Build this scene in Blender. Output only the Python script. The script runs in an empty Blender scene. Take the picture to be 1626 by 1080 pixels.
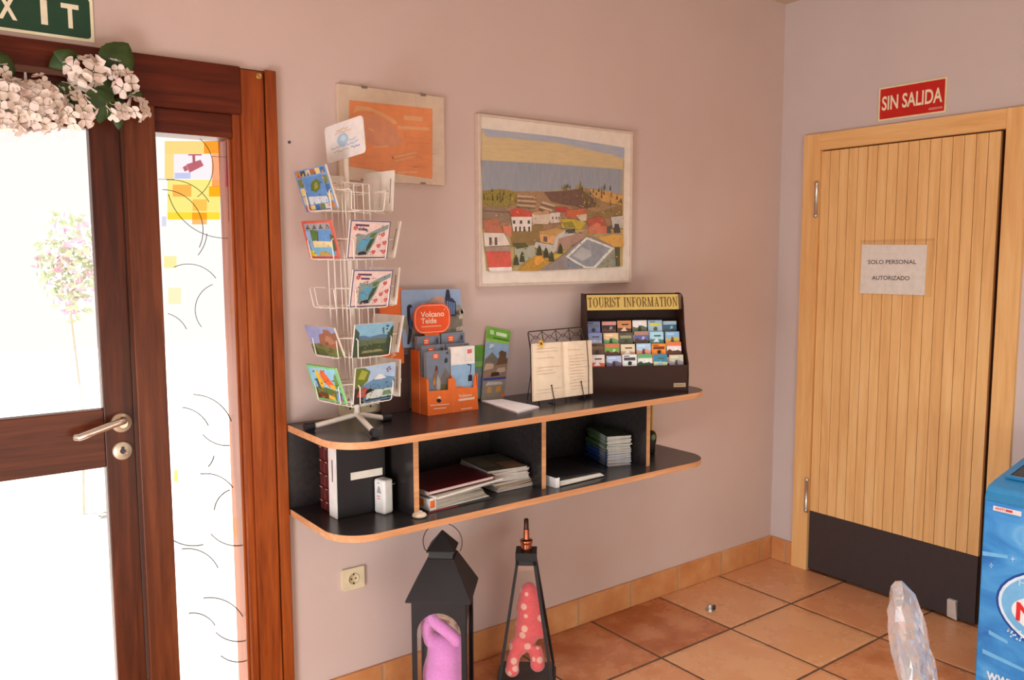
import bpy, math, random
from mathutils import Vector, Matrix, Euler
R_ = math.radians
rnd = random.Random(7)
sc = bpy.context.scene
COL = sc.collection

# ------------------------------------------------------------------ camera
YAW, PITCH, ROLL, FPX = R_(53.382), R_(5.7616), R_(0.1919), 1313.2
CAM = Vector((-3.586, -2.566, 1.569))
fw = Vector((math.cos(YAW)*math.cos(PITCH), math.sin(YAW)*math.cos(PITCH), -math.sin(PITCH)))
rt = Vector((math.sin(YAW), -math.cos(YAW), 0))
dn = fw.cross(rt)
cr = math.cos(ROLL)*rt + math.sin(ROLL)*dn
cd = -math.sin(ROLL)*rt + math.cos(ROLL)*dn
cam_d = bpy.data.cameras.new('camera')
cam = bpy.data.objects.new('camera', cam_d); COL.objects.link(cam)
cam.matrix_world = Matrix(((cr.x, -cd.x, -fw.x, CAM.x), (cr.y, -cd.y, -fw.y, CAM.y), (cr.z, -cd.z, -fw.z, CAM.z), (0, 0, 0, 1)))
cam_d.sensor_fit = 'HORIZONTAL'; cam_d.sensor_width = 36.0; cam_d.lens = 36.0*FPX/1626
cam_d.clip_start = 0.05; cam_d.clip_end = 200
sc.camera = cam

# ------------------------------------------------------------------ light
w = bpy.data.worlds.new('daylight'); sc.world = w; w.use_nodes = True
wn = w.node_tree.nodes; bg = wn['Background']
bg.inputs['Color'].default_value = (1.0, 0.955, 0.915, 1); bg.inputs['Strength'].default_value = 1.08
sun_d = bpy.data.lights.new('sun', 'SUN'); sun_d.energy = 28; sun_d.angle = R_(1.0); sun_d.color = (1, 0.96, 0.9)
sun = bpy.data.objects.new('sun', sun_d); COL.objects.link(sun)
sun.rotation_euler = Vector((0.175, -0.10, -1.1)).to_track_quat('-Z', 'Y').to_euler(); sun.location = (2, 6, 8)
def area(name, loc, target, size, energy, color, spread=180):
    d = bpy.data.lights.new(name, 'AREA'); d.shape = 'RECTANGLE'; d.size, d.size_y = size; d.energy = energy; d.color = color
    o = bpy.data.objects.new(name, d); COL.objects.link(o); o.location = loc; d.spread = R_(spread)
    o.rotation_euler = (Vector(target)-Vector(loc)).to_track_quat('-Z', 'Y').to_euler(); return o
area('low_left_fill', (-4.3, -1.5, 0.40), (-1.2, 0.0, 0.3), (0.7, 1.2), 43, (0.88, 0.95, 1.0))  # unseen fill lamp added low at the left to brighten the lower walls
area('low_rear_fill', (-2.6, -4.0, 0.35), (-0.6, 0, 0.3), (2.0, 0.6), 24, (0.92, 1.0, 0.86))  # unseen low fill behind the camera, added for the wall gradient
area('overhead_floor_fill', (-1.7, -1.5, 2.78), (-1.7, -1.5, 0), (1.4, 1.4), 19, (0.84, 0.93, 1.0), 100)  # narrow-spread fill added overhead to lift the floor, not the upper walls
sc.view_settings.view_transform = 'Standard'; sc.view_settings.look = 'None'
sc.view_settings.exposure = 0.0; sc.view_settings.gamma = 1.0
sc.view_settings.use_curve_mapping = False

# ------------------------------------------------------------------ pixel helpers (photo pixel -> point of a plane)
def ray(px, py): return cr*((px-813)/FPX) + cd*((py-540)/FPX) + fw
def PX(px, py, x=0.0): d = ray(px, py); return CAM + d*((x-CAM.x)/d.x)
def PY(px, py, y=0.0): d = ray(px, py); return CAM + d*((y-CAM.y)/d.y)
def PZ(px, py, z=0.0): d = ray(px, py); return CAM + d*((z-CAM.z)/d.z)
def PP(px, py, p0, n): d = ray(px, py); return CAM + d*((Vector(p0)-CAM).dot(n)/d.dot(n))

# ------------------------------------------------------------------ materials
def lin(c):
    return tuple(((v/255)/12.92 if v/255 <= 0.04045 else (((v/255)+0.055)/1.055)**2.4) for v in c) + (1.0,)
class NT:
    def __init__(s, name):
        s.m = bpy.data.materials.new(name); s.m.use_nodes = True
        s.t = s.m.node_tree; s.n = s.t.nodes; s.b = s.n['Principled BSDF']; s.o = s.n['Material Output']
    def new(s, typ, **kw):
        n = s.n.new(typ)
        for k, v in kw.items(): setattr(n, k, v)
        return n
    def link(s, a, b): s.t.links.new(a, b)
    def coords(s, scale=(1, 1, 1), loc=(0, 0, 0), kind='Object'):
        tc = s.new('ShaderNodeTexCoord'); mp = s.new('ShaderNodeMapping')
        mp.inputs['Scale'].default_value = scale; mp.inputs['Location'].default_value = loc
        s.link(tc.outputs[kind], mp.inputs['Vector']); return mp.outputs['Vector']
    def noise(s, vec, scale, detail=4, rough=0.55, dist=0.0):
        n = s.new('ShaderNodeTexNoise'); n.inputs['Scale'].default_value = scale; n.inputs['Detail'].default_value = detail
        n.inputs['Roughness'].default_value = rough; n.inputs['Distortion'].default_value = dist
        s.link(vec, n.inputs['Vector']); return n.outputs['Fac']
    def ramp(s, fac, stops):
        r = s.new('ShaderNodeValToRGB'); e = r.color_ramp.elements
        while len(e) < len(stops): e.new(0.5)
        for i, (p, c) in enumerate(stops): e[i].position = p; e[i].color = c
        s.link(fac, r.inputs['Fac']); return r.outputs['Color']
    def mix(s, fac, a, b, mode='MIX'):
        n = s.new('ShaderNodeMix'); n.data_type = 'RGBA'; n.blend_type = mode
        if isinstance(fac, float): n.inputs[0].default_value = fac
        else: s.link(fac, n.inputs[0])
        for i, v in ((6, a), (7, b)):
            if isinstance(v, tuple): n.inputs[i].default_value = v
            else: s.link(v, n.inputs[i])
        return n.outputs[2]
    def math(s, op, a, b=None):
        n = s.new('ShaderNodeMath', operation=op)
        for i, v in ((0, a), (1, b)):
            if v is None: continue
            if isinstance(v, (int, float)): n.inputs[i].default_value = v
            else: s.link(v, n.inputs[i])
        return n.outputs[0]
    def bump(s, h, strength, dist=0.002):
        n = s.new('ShaderNodeBump'); n.inputs['Strength'].default_value = strength; n.inputs['Distance'].default_value = dist
        s.link(h, n.inputs['Height']); s.link(n.outputs['Normal'], s.b.inputs['Normal'])
    def set(s, **kw):
        for k, v in kw.items(): s.b.inputs[k].default_value = v
_mc = {}
def flat(c, rough=0.6, metal=0.0, var=0.06, spec=0.4):
    key = (tuple(c), rough, metal, spec)
    if key in _mc: return _mc[key]
    t = NT('paint_%02x%02x%02x' % tuple(int(v) for v in c)); L = lin(c)
    f = t.noise(t.coords(), 35, 3)
    lo = tuple(v*(1-var) for v in L[:3])+(1,); hi = tuple(min(1, v*(1+var)) for v in L[:3])+(1,)
    t.link(t.ramp(f, [(0.3, lo), (0.7, hi)]), t.b.inputs['Base Color'])
    t.set(Roughness=rough, Metallic=metal); t.b.inputs['Specular IOR Level'].default_value = spec
    _mc[key] = t.m; return t.m
def wood(name, c0, c1, c2, axis='z', rough=0.38, scale=1.0, coat=0.0, gr=0.72, spec=0.22):
    t = NT(name); s = {'z': (14, 14, 0.9), 'x': (0.9, 14, 14), 'y': (14, 0.9, 14)}[axis]
    v = t.coords(tuple(k*scale for k in s))
    a = t.noise(v, 2.2, 6, 0.6, 0.6); b = t.noise(v, 9, 4, 0.6)
    c = t.ramp(a, [(0.32, lin(c0)), (0.52, lin(c1)), (0.72, lin(c2))])
    d = t.ramp(b, [(0.35, (gr, gr, gr, 1)), (0.6, (1, 1, 1, 1))])
    t.link(t.mix(0.55, c, d, 'MULTIPLY'), t.b.inputs['Base Color'])
    t.bump(b, 0.12, 0.001); t.set(Roughness=rough); t.b.inputs['Specular IOR Level'].default_value = spec; t.b.inputs['Coat Weight'].default_value = coat
    t.b.inputs['Coat Roughness'].default_value = 0.25
    return t.m
def plaster(name, c0, c1):
    t = NT(name); v = t.coords()
    f = t.noise(v, 1.3, 4, 0.6); t.link(t.ramp(f, [(0.3, lin(c0)), (0.7, lin(c1))]), t.b.inputs['Base Color'])
    g = t.noise(v, 90, 5, 0.7); h = t.noise(v, 14, 4, 0.6)
    t.bump(t.math('ADD', t.math('MULTIPLY', g, 0.5), h), 0.25, 0.003); t.set(Roughness=0.85)
    t.b.inputs['Specular IOR Level'].default_value = 0.25
    return t.m
M_WALL = plaster('plaster_wall', (206, 180, 170), (213, 188, 178))
M_WALL2 = plaster('plaster_wall_lilac', (206, 190, 186), (212, 197, 193))
M_CEIL = plaster('plaster_ceiling', (200, 178, 156), (206, 184, 162))
M_OUT = plaster('terrace_stone', (150, 148, 144), (160, 158, 154))
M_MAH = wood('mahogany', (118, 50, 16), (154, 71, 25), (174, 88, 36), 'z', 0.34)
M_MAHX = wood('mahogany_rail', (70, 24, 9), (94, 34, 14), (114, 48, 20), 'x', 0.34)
M_MAH_SHADE = wood('mahogany_shaded_post', (88, 40, 18), (108, 53, 26), (126, 66, 33), 'z', 0.36)  # same mahogany as the jamb, darkened for the weaker light on the mullion
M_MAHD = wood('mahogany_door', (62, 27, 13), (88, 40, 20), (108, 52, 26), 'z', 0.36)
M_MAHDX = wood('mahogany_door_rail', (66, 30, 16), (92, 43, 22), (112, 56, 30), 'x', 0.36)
M_BEECH = wood('beech_slats', (230, 176, 114), (242, 192, 128), (246, 202, 142), 'z', 0.42, 0.8, gr=0.9)
M_BEECHF = wood('beech_frame', (230, 172, 108), (240, 188, 124), (246, 200, 138), 'z', 0.42, 0.8, gr=0.9)
M_BEECHY = wood('beech_head', (230, 172, 108), (240, 188, 124), (246, 200, 138), 'y', 0.42, 0.8, gr=0.9)
M_PLY = wood('ply_edge', (206, 142, 96), (222, 158, 110), (232, 172, 124), 'x', 0.5, 1.0)
def laminate():
    t = NT('black_laminate'); f = t.noise(t.coords(), 60, 3)
    t.link(t.ramp(f, [(0.3, lin((44, 38, 37))), (0.7, lin((52, 46, 45)))]), t.b.inputs['Base Color'])
    t.set(Roughness=0.27); t.b.inputs['Specular IOR Level'].default_value = 0.55; return t.m
M_LAM = laminate()
def tiles():
    t = NT('terracotta_tiles'); tc = t.new('ShaderNodeTexCoord'); sx = t.new('ShaderNodeSeparateXYZ'); t.link(tc.outputs['Object'], sx.inputs[0])
    def cell(o, off, size):
        u = t.math('DIVIDE', t.math('ADD', o, off), size); fl = t.math('FLOOR', u); fr = t.math('SUBTRACT', u, fl)
        return fl, t.math('MINIMUM', fr, t.math('SUBTRACT', 1.0, fr))
    fx, dx = cell(sx.outputs['X'], 10.475+0.086, 0.4224); fy, dy = cell(sx.outputs['Y'], 10.37+0.190, 0.4224)
    wob = t.math('MULTIPLY', t.math('SUBTRACT', t.noise(t.coords(), 22, 3), 0.5), 0.010)
    d = t.math('ADD', t.math('MINIMUM', dx, dy), wob)
    cx = t.new('ShaderNodeCombineXYZ'); t.link(fx, cx.inputs[0]); t.link(fy, cx.inputs[1])
    wn_ = t.new('ShaderNodeTexWhiteNoise', noise_dimensions='2D'); t.link(cx.outputs[0], wn_.inputs['Vector'])
    n = t.noise(t.coords(), 5.0, 5, 0.6)
    v = t.math('ADD', t.math('MULTIPLY', wn_.outputs['Value'], 0.38), t.math('MULTIPLY', n, 0.7))
    c = t.ramp(v, [(0.30, lin((164, 88, 48))), (0.52, lin((204, 136, 92))), (0.80, lin((212, 154, 108)))])
    g = t.ramp(d, [(0.010, (0, 0, 0, 1)), (0.016, (1, 1, 1, 1))])
    t.link(t.mix(g, lin((92, 60, 38)), c), t.b.inputs['Base Color'])
    h = t.ramp(d, [(0.0, (0, 0, 0, 1)), (0.05, (1, 1, 1, 1))])
    t.bump(t.math('ADD', h, t.math('MULTIPLY', n, 0.25)), 0.5, 0.004)
    rr = t.ramp(n, [(0.3, (0.20,)*3+(1,)), (0.7, (0.34,)*3+(1,))])
    t.link(t.mix(g, (0.8, 0.8, 0.8, 1), rr), t.b.inputs['Roughness']); t.b.inputs['Specular IOR Level'].default_value = 0.5
    return t.m
M_TILE = tiles()
def skirting(axis):
    t = NT('terracotta_skirting_'+axis); tc = t.new('ShaderNodeTexCoord'); sx = t.new('ShaderNodeSeparateXYZ'); t.link(tc.outputs['Object'], sx.inputs[0])
    u = t.math('DIVIDE', t.math('ADD', sx.outputs[axis.upper()], 10.02), 0.31); fl = t.math('FLOOR', u); fr = t.math('SUBTRACT', u, fl)
    d = t.math('MINIMUM', fr, t.math('SUBTRACT', 1.0, fr))
    n = t.noise(t.coords(), 7, 5, 0.6)
    c = t.ramp(n, [(0.3, lin((196, 124, 72))), (0.55, lin((212, 146, 92))), (0.75, lin((222, 166, 116)))])
    g = t.ramp(d, [(0.012, (0, 0, 0, 1)), (0.022, (1, 1, 1, 1))])
    t.link(t.mix(g, lin((186, 146, 112)), c), t.b.inputs['Base Color']); t.bump(g, 0.4, 0.003); t.set(Roughness=0.45); return t.m
def glass(name, tint=(1, 1, 1), refl=0.06, rough=0.02):
    t = NT(name); tr = t.new('ShaderNodeBsdfTransparent'); gl = t.new('ShaderNodeBsdfGlossy'); mx = t.new('ShaderNodeMixShader'); fr = t.new('ShaderNodeLayerWeight'); fr.inputs['Blend'].default_value = 0.5
    tr.inputs['Color'].default_value = tuple(tint)+(1,); gl.inputs['Roughness'].default_value = rough; 
    t.link(t.math('ADD', refl*0.6, t.math('MULTIPLY', t.math('POWER', fr.outputs['Facing'], 4.0), 0.6)), mx.inputs[0]); t.link(tr.outputs[0], mx.inputs[1]); t.link(gl.outputs[0], mx.inputs[2]); t.link(mx.outputs[0], t.o.inputs['Surface'])
    return t.m
M_GLASS = glass('clear_glass')
_tc = {}
def tint(c):
    if c not in _tc: _tc[c] = glass('tinted_film_%02x%02x%02x' % c, lin(c)[:3], 0.02)
    return _tc[c]
M_BLACKM = flat((40, 34, 34), 0.5, 0.0, 0.06, 0.25); M_STEEL = flat((196, 188, 178), 0.3, 0.9); M_COPPER = flat((196, 116, 84), 0.25, 0.95)
M_WIRE = flat((240, 226, 212), 0.4); M_WHITE = flat((238, 230, 224), 0.6); M_PAPER = flat((236, 224, 210), 0.7); M_CREAM = flat((226, 208, 172), 0.45)
M_BLACK = flat((24, 20, 20), 0.5); M_INK = flat((70, 62, 64), 0.7); M_ORANGE = flat((238, 112, 44), 0.5); M_RUBBER = flat((26, 24, 26), 0.5)

# ------------------------------------------------------------------ mesh builder
ORG = {}
def frame(o, x, y, z): return Matrix(((x[0], y[0], z[0], o[0]), (x[1], y[1], z[1], o[1]), (x[2], y[2], z[2], o[2]), (0, 0, 0, 1)))
ID = Matrix.Identity(4)
def T(x, y, z): return Matrix.Translation((x, y, z))
def RZ(a): return Matrix.Rotation(R_(a), 4, 'Z')
def RX(a): return Matrix.Rotation(R_(a), 4, 'X')
def RY(a): return Matrix.Rotation(R_(a), 4, 'Y')
class MB:
    def __init__(s, M=None): s.v = []; s.f = []; s.mi = []; s.sm = []; s.mats = []; s.M = M or ID
    def slot(s, m):
        if m not in s.mats: s.mats.append(m)
        return s.mats.index(m)
    def add(s, vs, fs, m, M=None, smooth=False):
        X = s.M @ M if M is not None else s.M
        b = len(s.v); s.v += [X @ Vector(p) for p in vs]; k = s.slot(m)
        for f in fs: s.f.append([b+i for i in f]); s.mi.append(k); s.sm.append(smooth)
        return s
    def box(s, a, b, m, M=None):
        x0, y0, z0 = a; x1, y1, z1 = b
        vs = [(x0, y0, z0), (x1, y0, z0), (x1, y1, z0), (x0, y1, z0), (x0, y0, z1), (x1, y0, z1), (x1, y1, z1), (x0, y1, z1)]
        return s.add(vs, [(0, 3, 2, 1), (4, 5, 6, 7), (0, 1, 5, 4), (1, 2, 6, 5), (2, 3, 7, 6), (3, 0, 4, 7)], m, M)
    def cbox(s, c, d, m, M=None): return s.box([c[i]-d[i]/2 for i in range(3)], [c[i]+d[i]/2 for i in range(3)], m, M)
    def hexa(s, q, m, M=None):   # 8 points, bottom ring then top ring
        return s.add(q, [(0, 3, 2, 1), (4, 5, 6, 7), (0, 1, 5, 4), (1, 2, 6, 5), (2, 3, 7, 6), (3, 0, 4, 7)], m, M)
    def prism(s, poly, h, m, M=None, mtop=None, mside=None):  # polygon in local xy, extruded 0..h along z
        n = len(poly); vs = [(p[0], p[1], 0) for p in poly] + [(p[0], p[1], h) for p in poly]
        s.add(vs, [tuple(range(n))[::-1]], m, M); s.add(vs, [tuple(range(n, 2*n))], mtop or m, M)
        return s.add(vs, [(i, (i+1) % n, n+(i+1) % n, n+i) for i in range(n)], mside or m, M)
    def tube(s, pts, r, m, M=None, seg=8, closed=False, r1=None):
        pts = [Vector(p) for p in pts]; n = len(pts); vs = []; up = None
        for i, p in enumerate(pts):
            a = pts[(i-1) % n] if (i > 0 or closed) else p; b = pts[(i+1) % n] if (i < n-1 or closed) else p
            t = (b-a).normalized()
            if up is None: up = t.orthogonal().normalized()
            u = (up - t*up.dot(t))
            u = u.normalized() if u.length > 1e-6 else t.orthogonal().normalized()
            up = u; w_ = t.cross(u); rr = r if r1 is None else r+(r1-r)*i/(n-1)
            vs += [p+(u*math.cos(2*math.pi*k/seg)+w_*math.sin(2*math.pi*k/seg))*rr for k in range(seg)]
        fs = []
        for i in range(n if closed else n-1):
            j = (i+1) % n; fs += [(i*seg+k, i*seg+(k+1) % seg, j*seg+(k+1) % seg, j*seg+k) for k in range(seg)]
        s.add(vs, fs, m, M, True)
        if not closed: s.add(vs, [tuple(range(seg))[::-1], tuple(range((n-1)*seg, n*seg))], m, M)
        return s
    def lathe(s, prof, m, M=None, seg=24, smooth=True):
        vs = []; n = len(prof)
        for r, z in prof: vs += [(r*math.cos(2*math.pi*k/seg), r*math.sin(2*math.pi*k/seg), z) for k in range(seg)]
        fs = [(i*seg+k, i*seg+(k+1) % seg, (i+1)*seg+(k+1) % seg, (i+1)*seg+k) for i in range(n-1) for k in range(seg)]
        s.add(vs, fs, m, M, smooth)
        return s.add(vs, [tuple(range(seg))[::-1], tuple(range((n-1)*seg, n*seg))], m, M)
    def ell(s, c, r, m, M=None, seg=20, rings=12):
        vs = [(c[0], c[1], c[2]-r[2])]
        for i in range(1, rings):
            a = -math.pi/2+math.pi*i/rings
            vs += [(c[0]+r[0]*math.cos(a)*math.cos(2*math.pi*k/seg), c[1]+r[1]*math.cos(a)*math.sin(2*math.pi*k/seg), c[2]+r[2]*math.sin(a)) for k in range(seg)]
        vs.append((c[0], c[1], c[2]+r[2])); L = len(vs)-1
        fs = [(0, 1+(k+1) % seg, 1+k) for k in range(seg)] + [(L, L-seg+k, L-seg+(k+1) % seg) for k in range(seg)]
        fs += [(1+i*seg+k, 1+i*seg+(k+1) % seg, 1+(i+1)*seg+(k+1) % seg, 1+(i+1)*seg+k) for i in range(rings-2) for k in range(seg)]
        return s.add(vs, fs, m, M, True)
    def poly(s, pts, m, M=None, z=0.0):
        pts = [tuple(p) if len(p) == 3 else (p[0], p[1], z) for p in pts]
        return s.add(pts, [tuple(range(len(pts)))], m, M)
    def rect(s, x0, y0, x1, y1, m, M=None, z=0.0): return s.poly([(x0, y0), (x1, y0), (x1, y1), (x0, y1)], m, M, z)
    def disc(s, cx, cy, r, m, M=None, z=0.0, ry=None, n=20):
        return s.poly([(cx+r*math.cos(2*math.pi*k/n), cy+(ry or r)*math.sin(2*math.pi*k/n)) for k in range(n)], m, M, z)
    def line(s, pts, wd, m, M=None, z=0.0):
        for a, b in zip(pts[:-1], pts[1:]):
            dx, dy = b[0]-a[0], b[1]-a[1]; L = math.hypot(dx, dy) or 1e-9; nx, ny = -dy/L*wd/2, dx/L*wd/2
            s.poly([(a[0]+nx, a[1]+ny), (a[0]-nx, a[1]-ny), (b[0]-nx, b[1]-ny), (b[0]+nx, b[1]+ny)], m, M, z)
        return s
    def text(s, body, x, y, wd, ht, m, M=None, z=0.0, bold=0.0):   # fitted into the box with lower left corner x, y
        cu = bpy.data.curves.new('txt', 'FONT'); cu.body = body; cu.size = 1; cu.offset = bold; cu.resolution_u = 4
        ob = bpy.data.objects.new('txt', cu); COL.objects.link(ob)
        dg = bpy.context.evaluated_depsgraph_get(); me = bpy.data.meshes.new_from_object(ob.evaluated_get(dg))
        vs = [v.co.copy() for v in me.vertices]; fs = [tuple(p.vertices) for p in me.polygons]
        bpy.data.objects.remove(ob); bpy.data.curves.remove(cu); bpy.data.meshes.remove(me)
        if not vs: return s
        x0 = min(v.x for v in vs); x1 = max(v.x for v in vs); y0 = min(v.y for v in vs); y1 = max(v.y for v in vs)
        return s.add([(x+(v.x-x0)/(x1-x0)*wd, y+(v.y-y0)/(y1-y0)*ht, z) for v in vs], fs, m, M)
    def build(s, name, parent=None, origin=None, bevel=0.0, bseg=2):
        if parent is not None: o_ = ORG.get(parent.name, Vector((0, 0, 0)))
        elif origin is not None: o_ = Vector(origin)
        else:
            lo = [min(v[i] for v in s.v) for i in range(3)]; hi = [max(v[i] for v in s.v) for i in range(3)]
            o_ = Vector(((lo[0]+hi[0])/2, (lo[1]+hi[1])/2, lo[2]))
        me = bpy.data.meshes.new(name); me.from_pydata([v-o_ for v in s.v], [], s.f)
        for m in s.mats: me.materials.append(m)
        me.polygons.foreach_set('material_index', s.mi); me.polygons.foreach_set('use_smooth', s.sm); me.update()
        ob = bpy.data.objects.new(name, me); COL.objects.link(ob)
        if parent is not None: ob.parent = parent
        else: ob.location = o_
        ORG[ob.name] = o_
        if bevel:
            b = ob.modifiers.new('bevel', 'BEVEL'); b.width = bevel; b.segments = bseg; b.limit_method = 'ANGLE'; b.angle_limit = R_(40)
        return ob
def tag(o, label, cat, group=None, kind=None):
    o['label'] = label; o['category'] = cat
    if group: o['group'] = group
    if kind: o['kind'] = kind
    return o
def thing(name, label, cat, loc=(0, 0, 0), group=None, kind=None):
    o = bpy.data.objects.new(name, None); COL.objects.link(o); o.location = loc; o.empty_display_size = 0.05
    ORG[o.name] = Vector(loc); return tag(o, label, cat, group, kind)
def setkind(o, label, cat): return tag(o, label, cat, None, 'structure')
def arc(cx, cy, r, a0, a1, n=10, ry=None): return [(cx+r*math.cos(R_(a0+(a1-a0)*i/n)), cy+(ry or r)*math.sin(R_(a0+(a1-a0)*i/n))) for i in range(n+1)]
def rrect(x0, y0, x1, y1, r, n=5):
    return arc(x1-r, y0+r, r, -90, 0, n)+arc(x1-r, y1-r, r, 0, 90, n)+arc(x0+r, y1-r, r, 90, 180, n)+arc(x0+r, y0+r, r, 180, 270, n)

# ================================================================== THE ROOM
b = MB(); b.box((-6.2, -5.6, -0.08), (0.199, 0.02, 0), M_TILE); fl = b.build('floor', origin=(0, 0, 0))
setkind(fl, 'glossy terracotta tile floor with dark grout lines', 'floor')
DOOR_L, DOOR_R, DOOR_T = -4.06, -2.602, 2.142
b = MB(); b.box((DOOR_R, 0, -0.08), (0.2, 0.2, 2.80), M_WALL); b.box((-6.2, 0, -0.08), (DOOR_L, 0.2, 2.80), M_WALL); b.box((DOOR_L, 0, DOOR_T), (DOOR_R, 0.2, 2.80), M_WALL)
setkind(b.build('wall_left', origin=(0, 0, 0)), 'dusty pink plaster wall with the shelf and pictures', 'wall')
DY0, DY1, DT = -0.14, -1.135, 2.147
b = MB(); b.box((0, DY0, -0.08), (0.2, 0.0, 2.80), M_WALL2); b.box((0, -5.6, -0.08), (0.2, DY1, 2.80), M_WALL2); b.box((0, DY1, DT), (0.2, DY0, 2.80), M_WALL2)
setkind(b.build('wall_right', origin=(0, 0, 0)), 'pale lilac plaster wall around the slatted door', 'wall')
b = MB(); b.box((-6.2, -5.6, 2.795), (0.2, 0.2, 2.95), M_CEIL)
setkind(b.build('ceiling', origin=(0, 0, 0)), 'cream ceiling, only its corner in view', 'ceiling')
b = MB(); b.box((DOOR_R+0.002, -0.014, 0), (-0.002, 0.0, 0.117), skirting('x')); setkind(b.build('baseboard_left', origin=(0, 0, 0), bevel=0.003), 'terracotta tile skirting below the shelf wall', 'baseboard')
b = MB(); b.box((-0.014, DY0+0.001, 0), (0, -0.016, 0.117), skirting('y')); setkind(b.build('baseboard_right', origin=(0, 0, 0), bevel=0.003), 'short terracotta skirting piece between corner and slatted door', 'baseboard')

# ------------------------------------------------------------------ outside, seen blown out through the glass
b = MB(); b.box((-16, 0.22, -0.12), (10, 14, -0.06), M_OUT); setkind(b.build('terrace_ground'), 'sunlit pale terrace outside the entrance door', 'ground')
bp = PY(110, 420, 3.2)
t = thing('flowering_bush', 'sunlit bush with pink flowers outside the door glass', 'bush', (bp.x, bp.y, -0.06))
m = MB(); m.tube([(bp.x, bp.y, -0.06), (bp.x+0.03, bp.y, 0.6), (bp.x-0.02, bp.y, bp.z-0.1)], 0.010, flat((190, 176, 160)), r1=0.005); m.build('trunk', t)
ML = flat((184, 198, 166), 0.6); MF = flat((234, 188, 214), 0.6)
fol = MB(); flo = MB()
for i in range(420):
    u = Vector((rnd.gauss(0, 1), rnd.gauss(0, 1), rnd.gauss(0, 1))).normalized()*rnd.random()**0.5
    p = Vector((bp.x, bp.y, bp.z))+Vector((u.x*0.2, u.y*0.2, u.z*0.36))
    X = Matrix.Translation(p) @ Euler((rnd.random()*6, rnd.random()*6, rnd.random()*6)).to_matrix().to_4x4()
    tgt, mm = (flo, MF) if rnd.random() < 0.3 else (fol, ML)
    tgt.poly([(0, -0.035, 0), (0.02, 0, 0.006), (0, 0.035, 0), (-0.02, 0, 0.006)], mm, X)
fol.build('foliage', t); flo.build('blossoms', t)

# ------------------------------------------------------------------ entrance frame, door and side light
FY = -0.018
b = MB()
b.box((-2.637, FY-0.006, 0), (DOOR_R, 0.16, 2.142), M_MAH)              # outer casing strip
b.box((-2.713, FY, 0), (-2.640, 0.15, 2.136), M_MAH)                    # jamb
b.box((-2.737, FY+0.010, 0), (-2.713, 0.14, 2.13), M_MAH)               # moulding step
b.box((-3.046, FY, 0), (-2.962, 0.14, 2.01), M_MAH_SHADE)                     # mullion post
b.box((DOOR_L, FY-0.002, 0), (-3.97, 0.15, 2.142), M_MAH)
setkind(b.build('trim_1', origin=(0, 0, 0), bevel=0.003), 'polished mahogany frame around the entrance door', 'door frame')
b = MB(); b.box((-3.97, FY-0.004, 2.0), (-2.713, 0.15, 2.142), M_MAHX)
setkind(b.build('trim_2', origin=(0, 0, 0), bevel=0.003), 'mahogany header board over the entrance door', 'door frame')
m = MB(); m.lathe([(0.009, 0), (0.010, 0.003), (0.006, 0.005), (0.005, 0.002)], flat((200, 160, 90), 0.3, 0.9), T(*PY(411, 121, FY)) @ RX(90)); tag(m.build('screw_head'), 'small brass screw head in the corner of the door frame', 'screw')

# door_1: leaf
LY0, LY1 = 0.020, 0.062
XR = -3.049; GX = PY(151, 400, LY0).x; XL = -3.965; GXL = XL+0.085
zt1 = PY(151, 205, LY0).z; zb1 = PY(100, 657, LY0).z; zt2 = PY(100, 752, LY0).z; zb2 = 0.20
d1 = thing('door_1', 'dark wooden entrance door with two tall glass panes', 'door', (XL, 0, 0), kind='structure')
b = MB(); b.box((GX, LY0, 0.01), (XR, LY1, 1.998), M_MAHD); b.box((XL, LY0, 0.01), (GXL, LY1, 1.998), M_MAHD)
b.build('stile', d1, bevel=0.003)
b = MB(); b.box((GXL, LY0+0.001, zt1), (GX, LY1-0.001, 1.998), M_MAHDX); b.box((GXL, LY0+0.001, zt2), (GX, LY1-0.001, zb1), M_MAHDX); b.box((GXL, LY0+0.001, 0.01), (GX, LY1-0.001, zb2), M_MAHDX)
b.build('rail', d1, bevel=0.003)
for za, zb in ((zb1, zt1), (zb2, zt2)):
    b = MB(); b.box((GXL-0.005, 0.040, za-0.005), (GX+0.005, 0.044, zb+0.005), M_GLASS); b.build('glass_pane', d1)
hc = PY(192.5, 671, LY0)
h = MB(); h.lathe([(0.0285, 0), (0.0285, 0.006), (0.025, 0.010), (0.013, 0.011), (0.012, 0.03)], flat((214, 196, 168), 0.35, 0.5), T(*hc) @ RX(90)); hr = h.build('handle_rosette', d1)
e0 = PY(197, 668, LY0-0.045); e1 = PY(126, 695, LY0-0.050)
h = MB(); h.tube([hc+Vector((0, -0.01, 0)), e0+Vector((0, 0.01, 0)), e0, e0+(e1-e0)*0.12, e0+(e1-e0)*0.6, e1, e1+Vector((-0.006, 0.012, -0.001))], 0.0105, flat((214, 200, 184), 0.25, 0.85), seg=12); h.build('lever', hr)
kc = PY(194, 715.5, LY0)
h = MB(); h.lathe([(0.027, 0), (0.027, 0.006), (0.024, 0.009), (0.002, 0.0092)], flat((214, 196, 168), 0.35, 0.5), T(*kc) @ RX(90)); kr = h.build('lock_rosette', d1)
h = MB(T(*kc) @ RX(90)); h.cbox((0, 0.003, 0.011), (0.008, 0.02, 0.004), M_INK); h.lathe([(0.008, 0.009), (0.008, 0.014)], M_INK, seg=12)
h.tube([(0.004, -0.004, 0.014), (0.010, -0.006, 0.018), (0.012, -0.014, 0.018), (0.004, -0.016, 0.018), (-0.003, -0.012, 0.018)], 0.0016, M_STEEL, seg=6); h.build('keyhole', kr)

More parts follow.
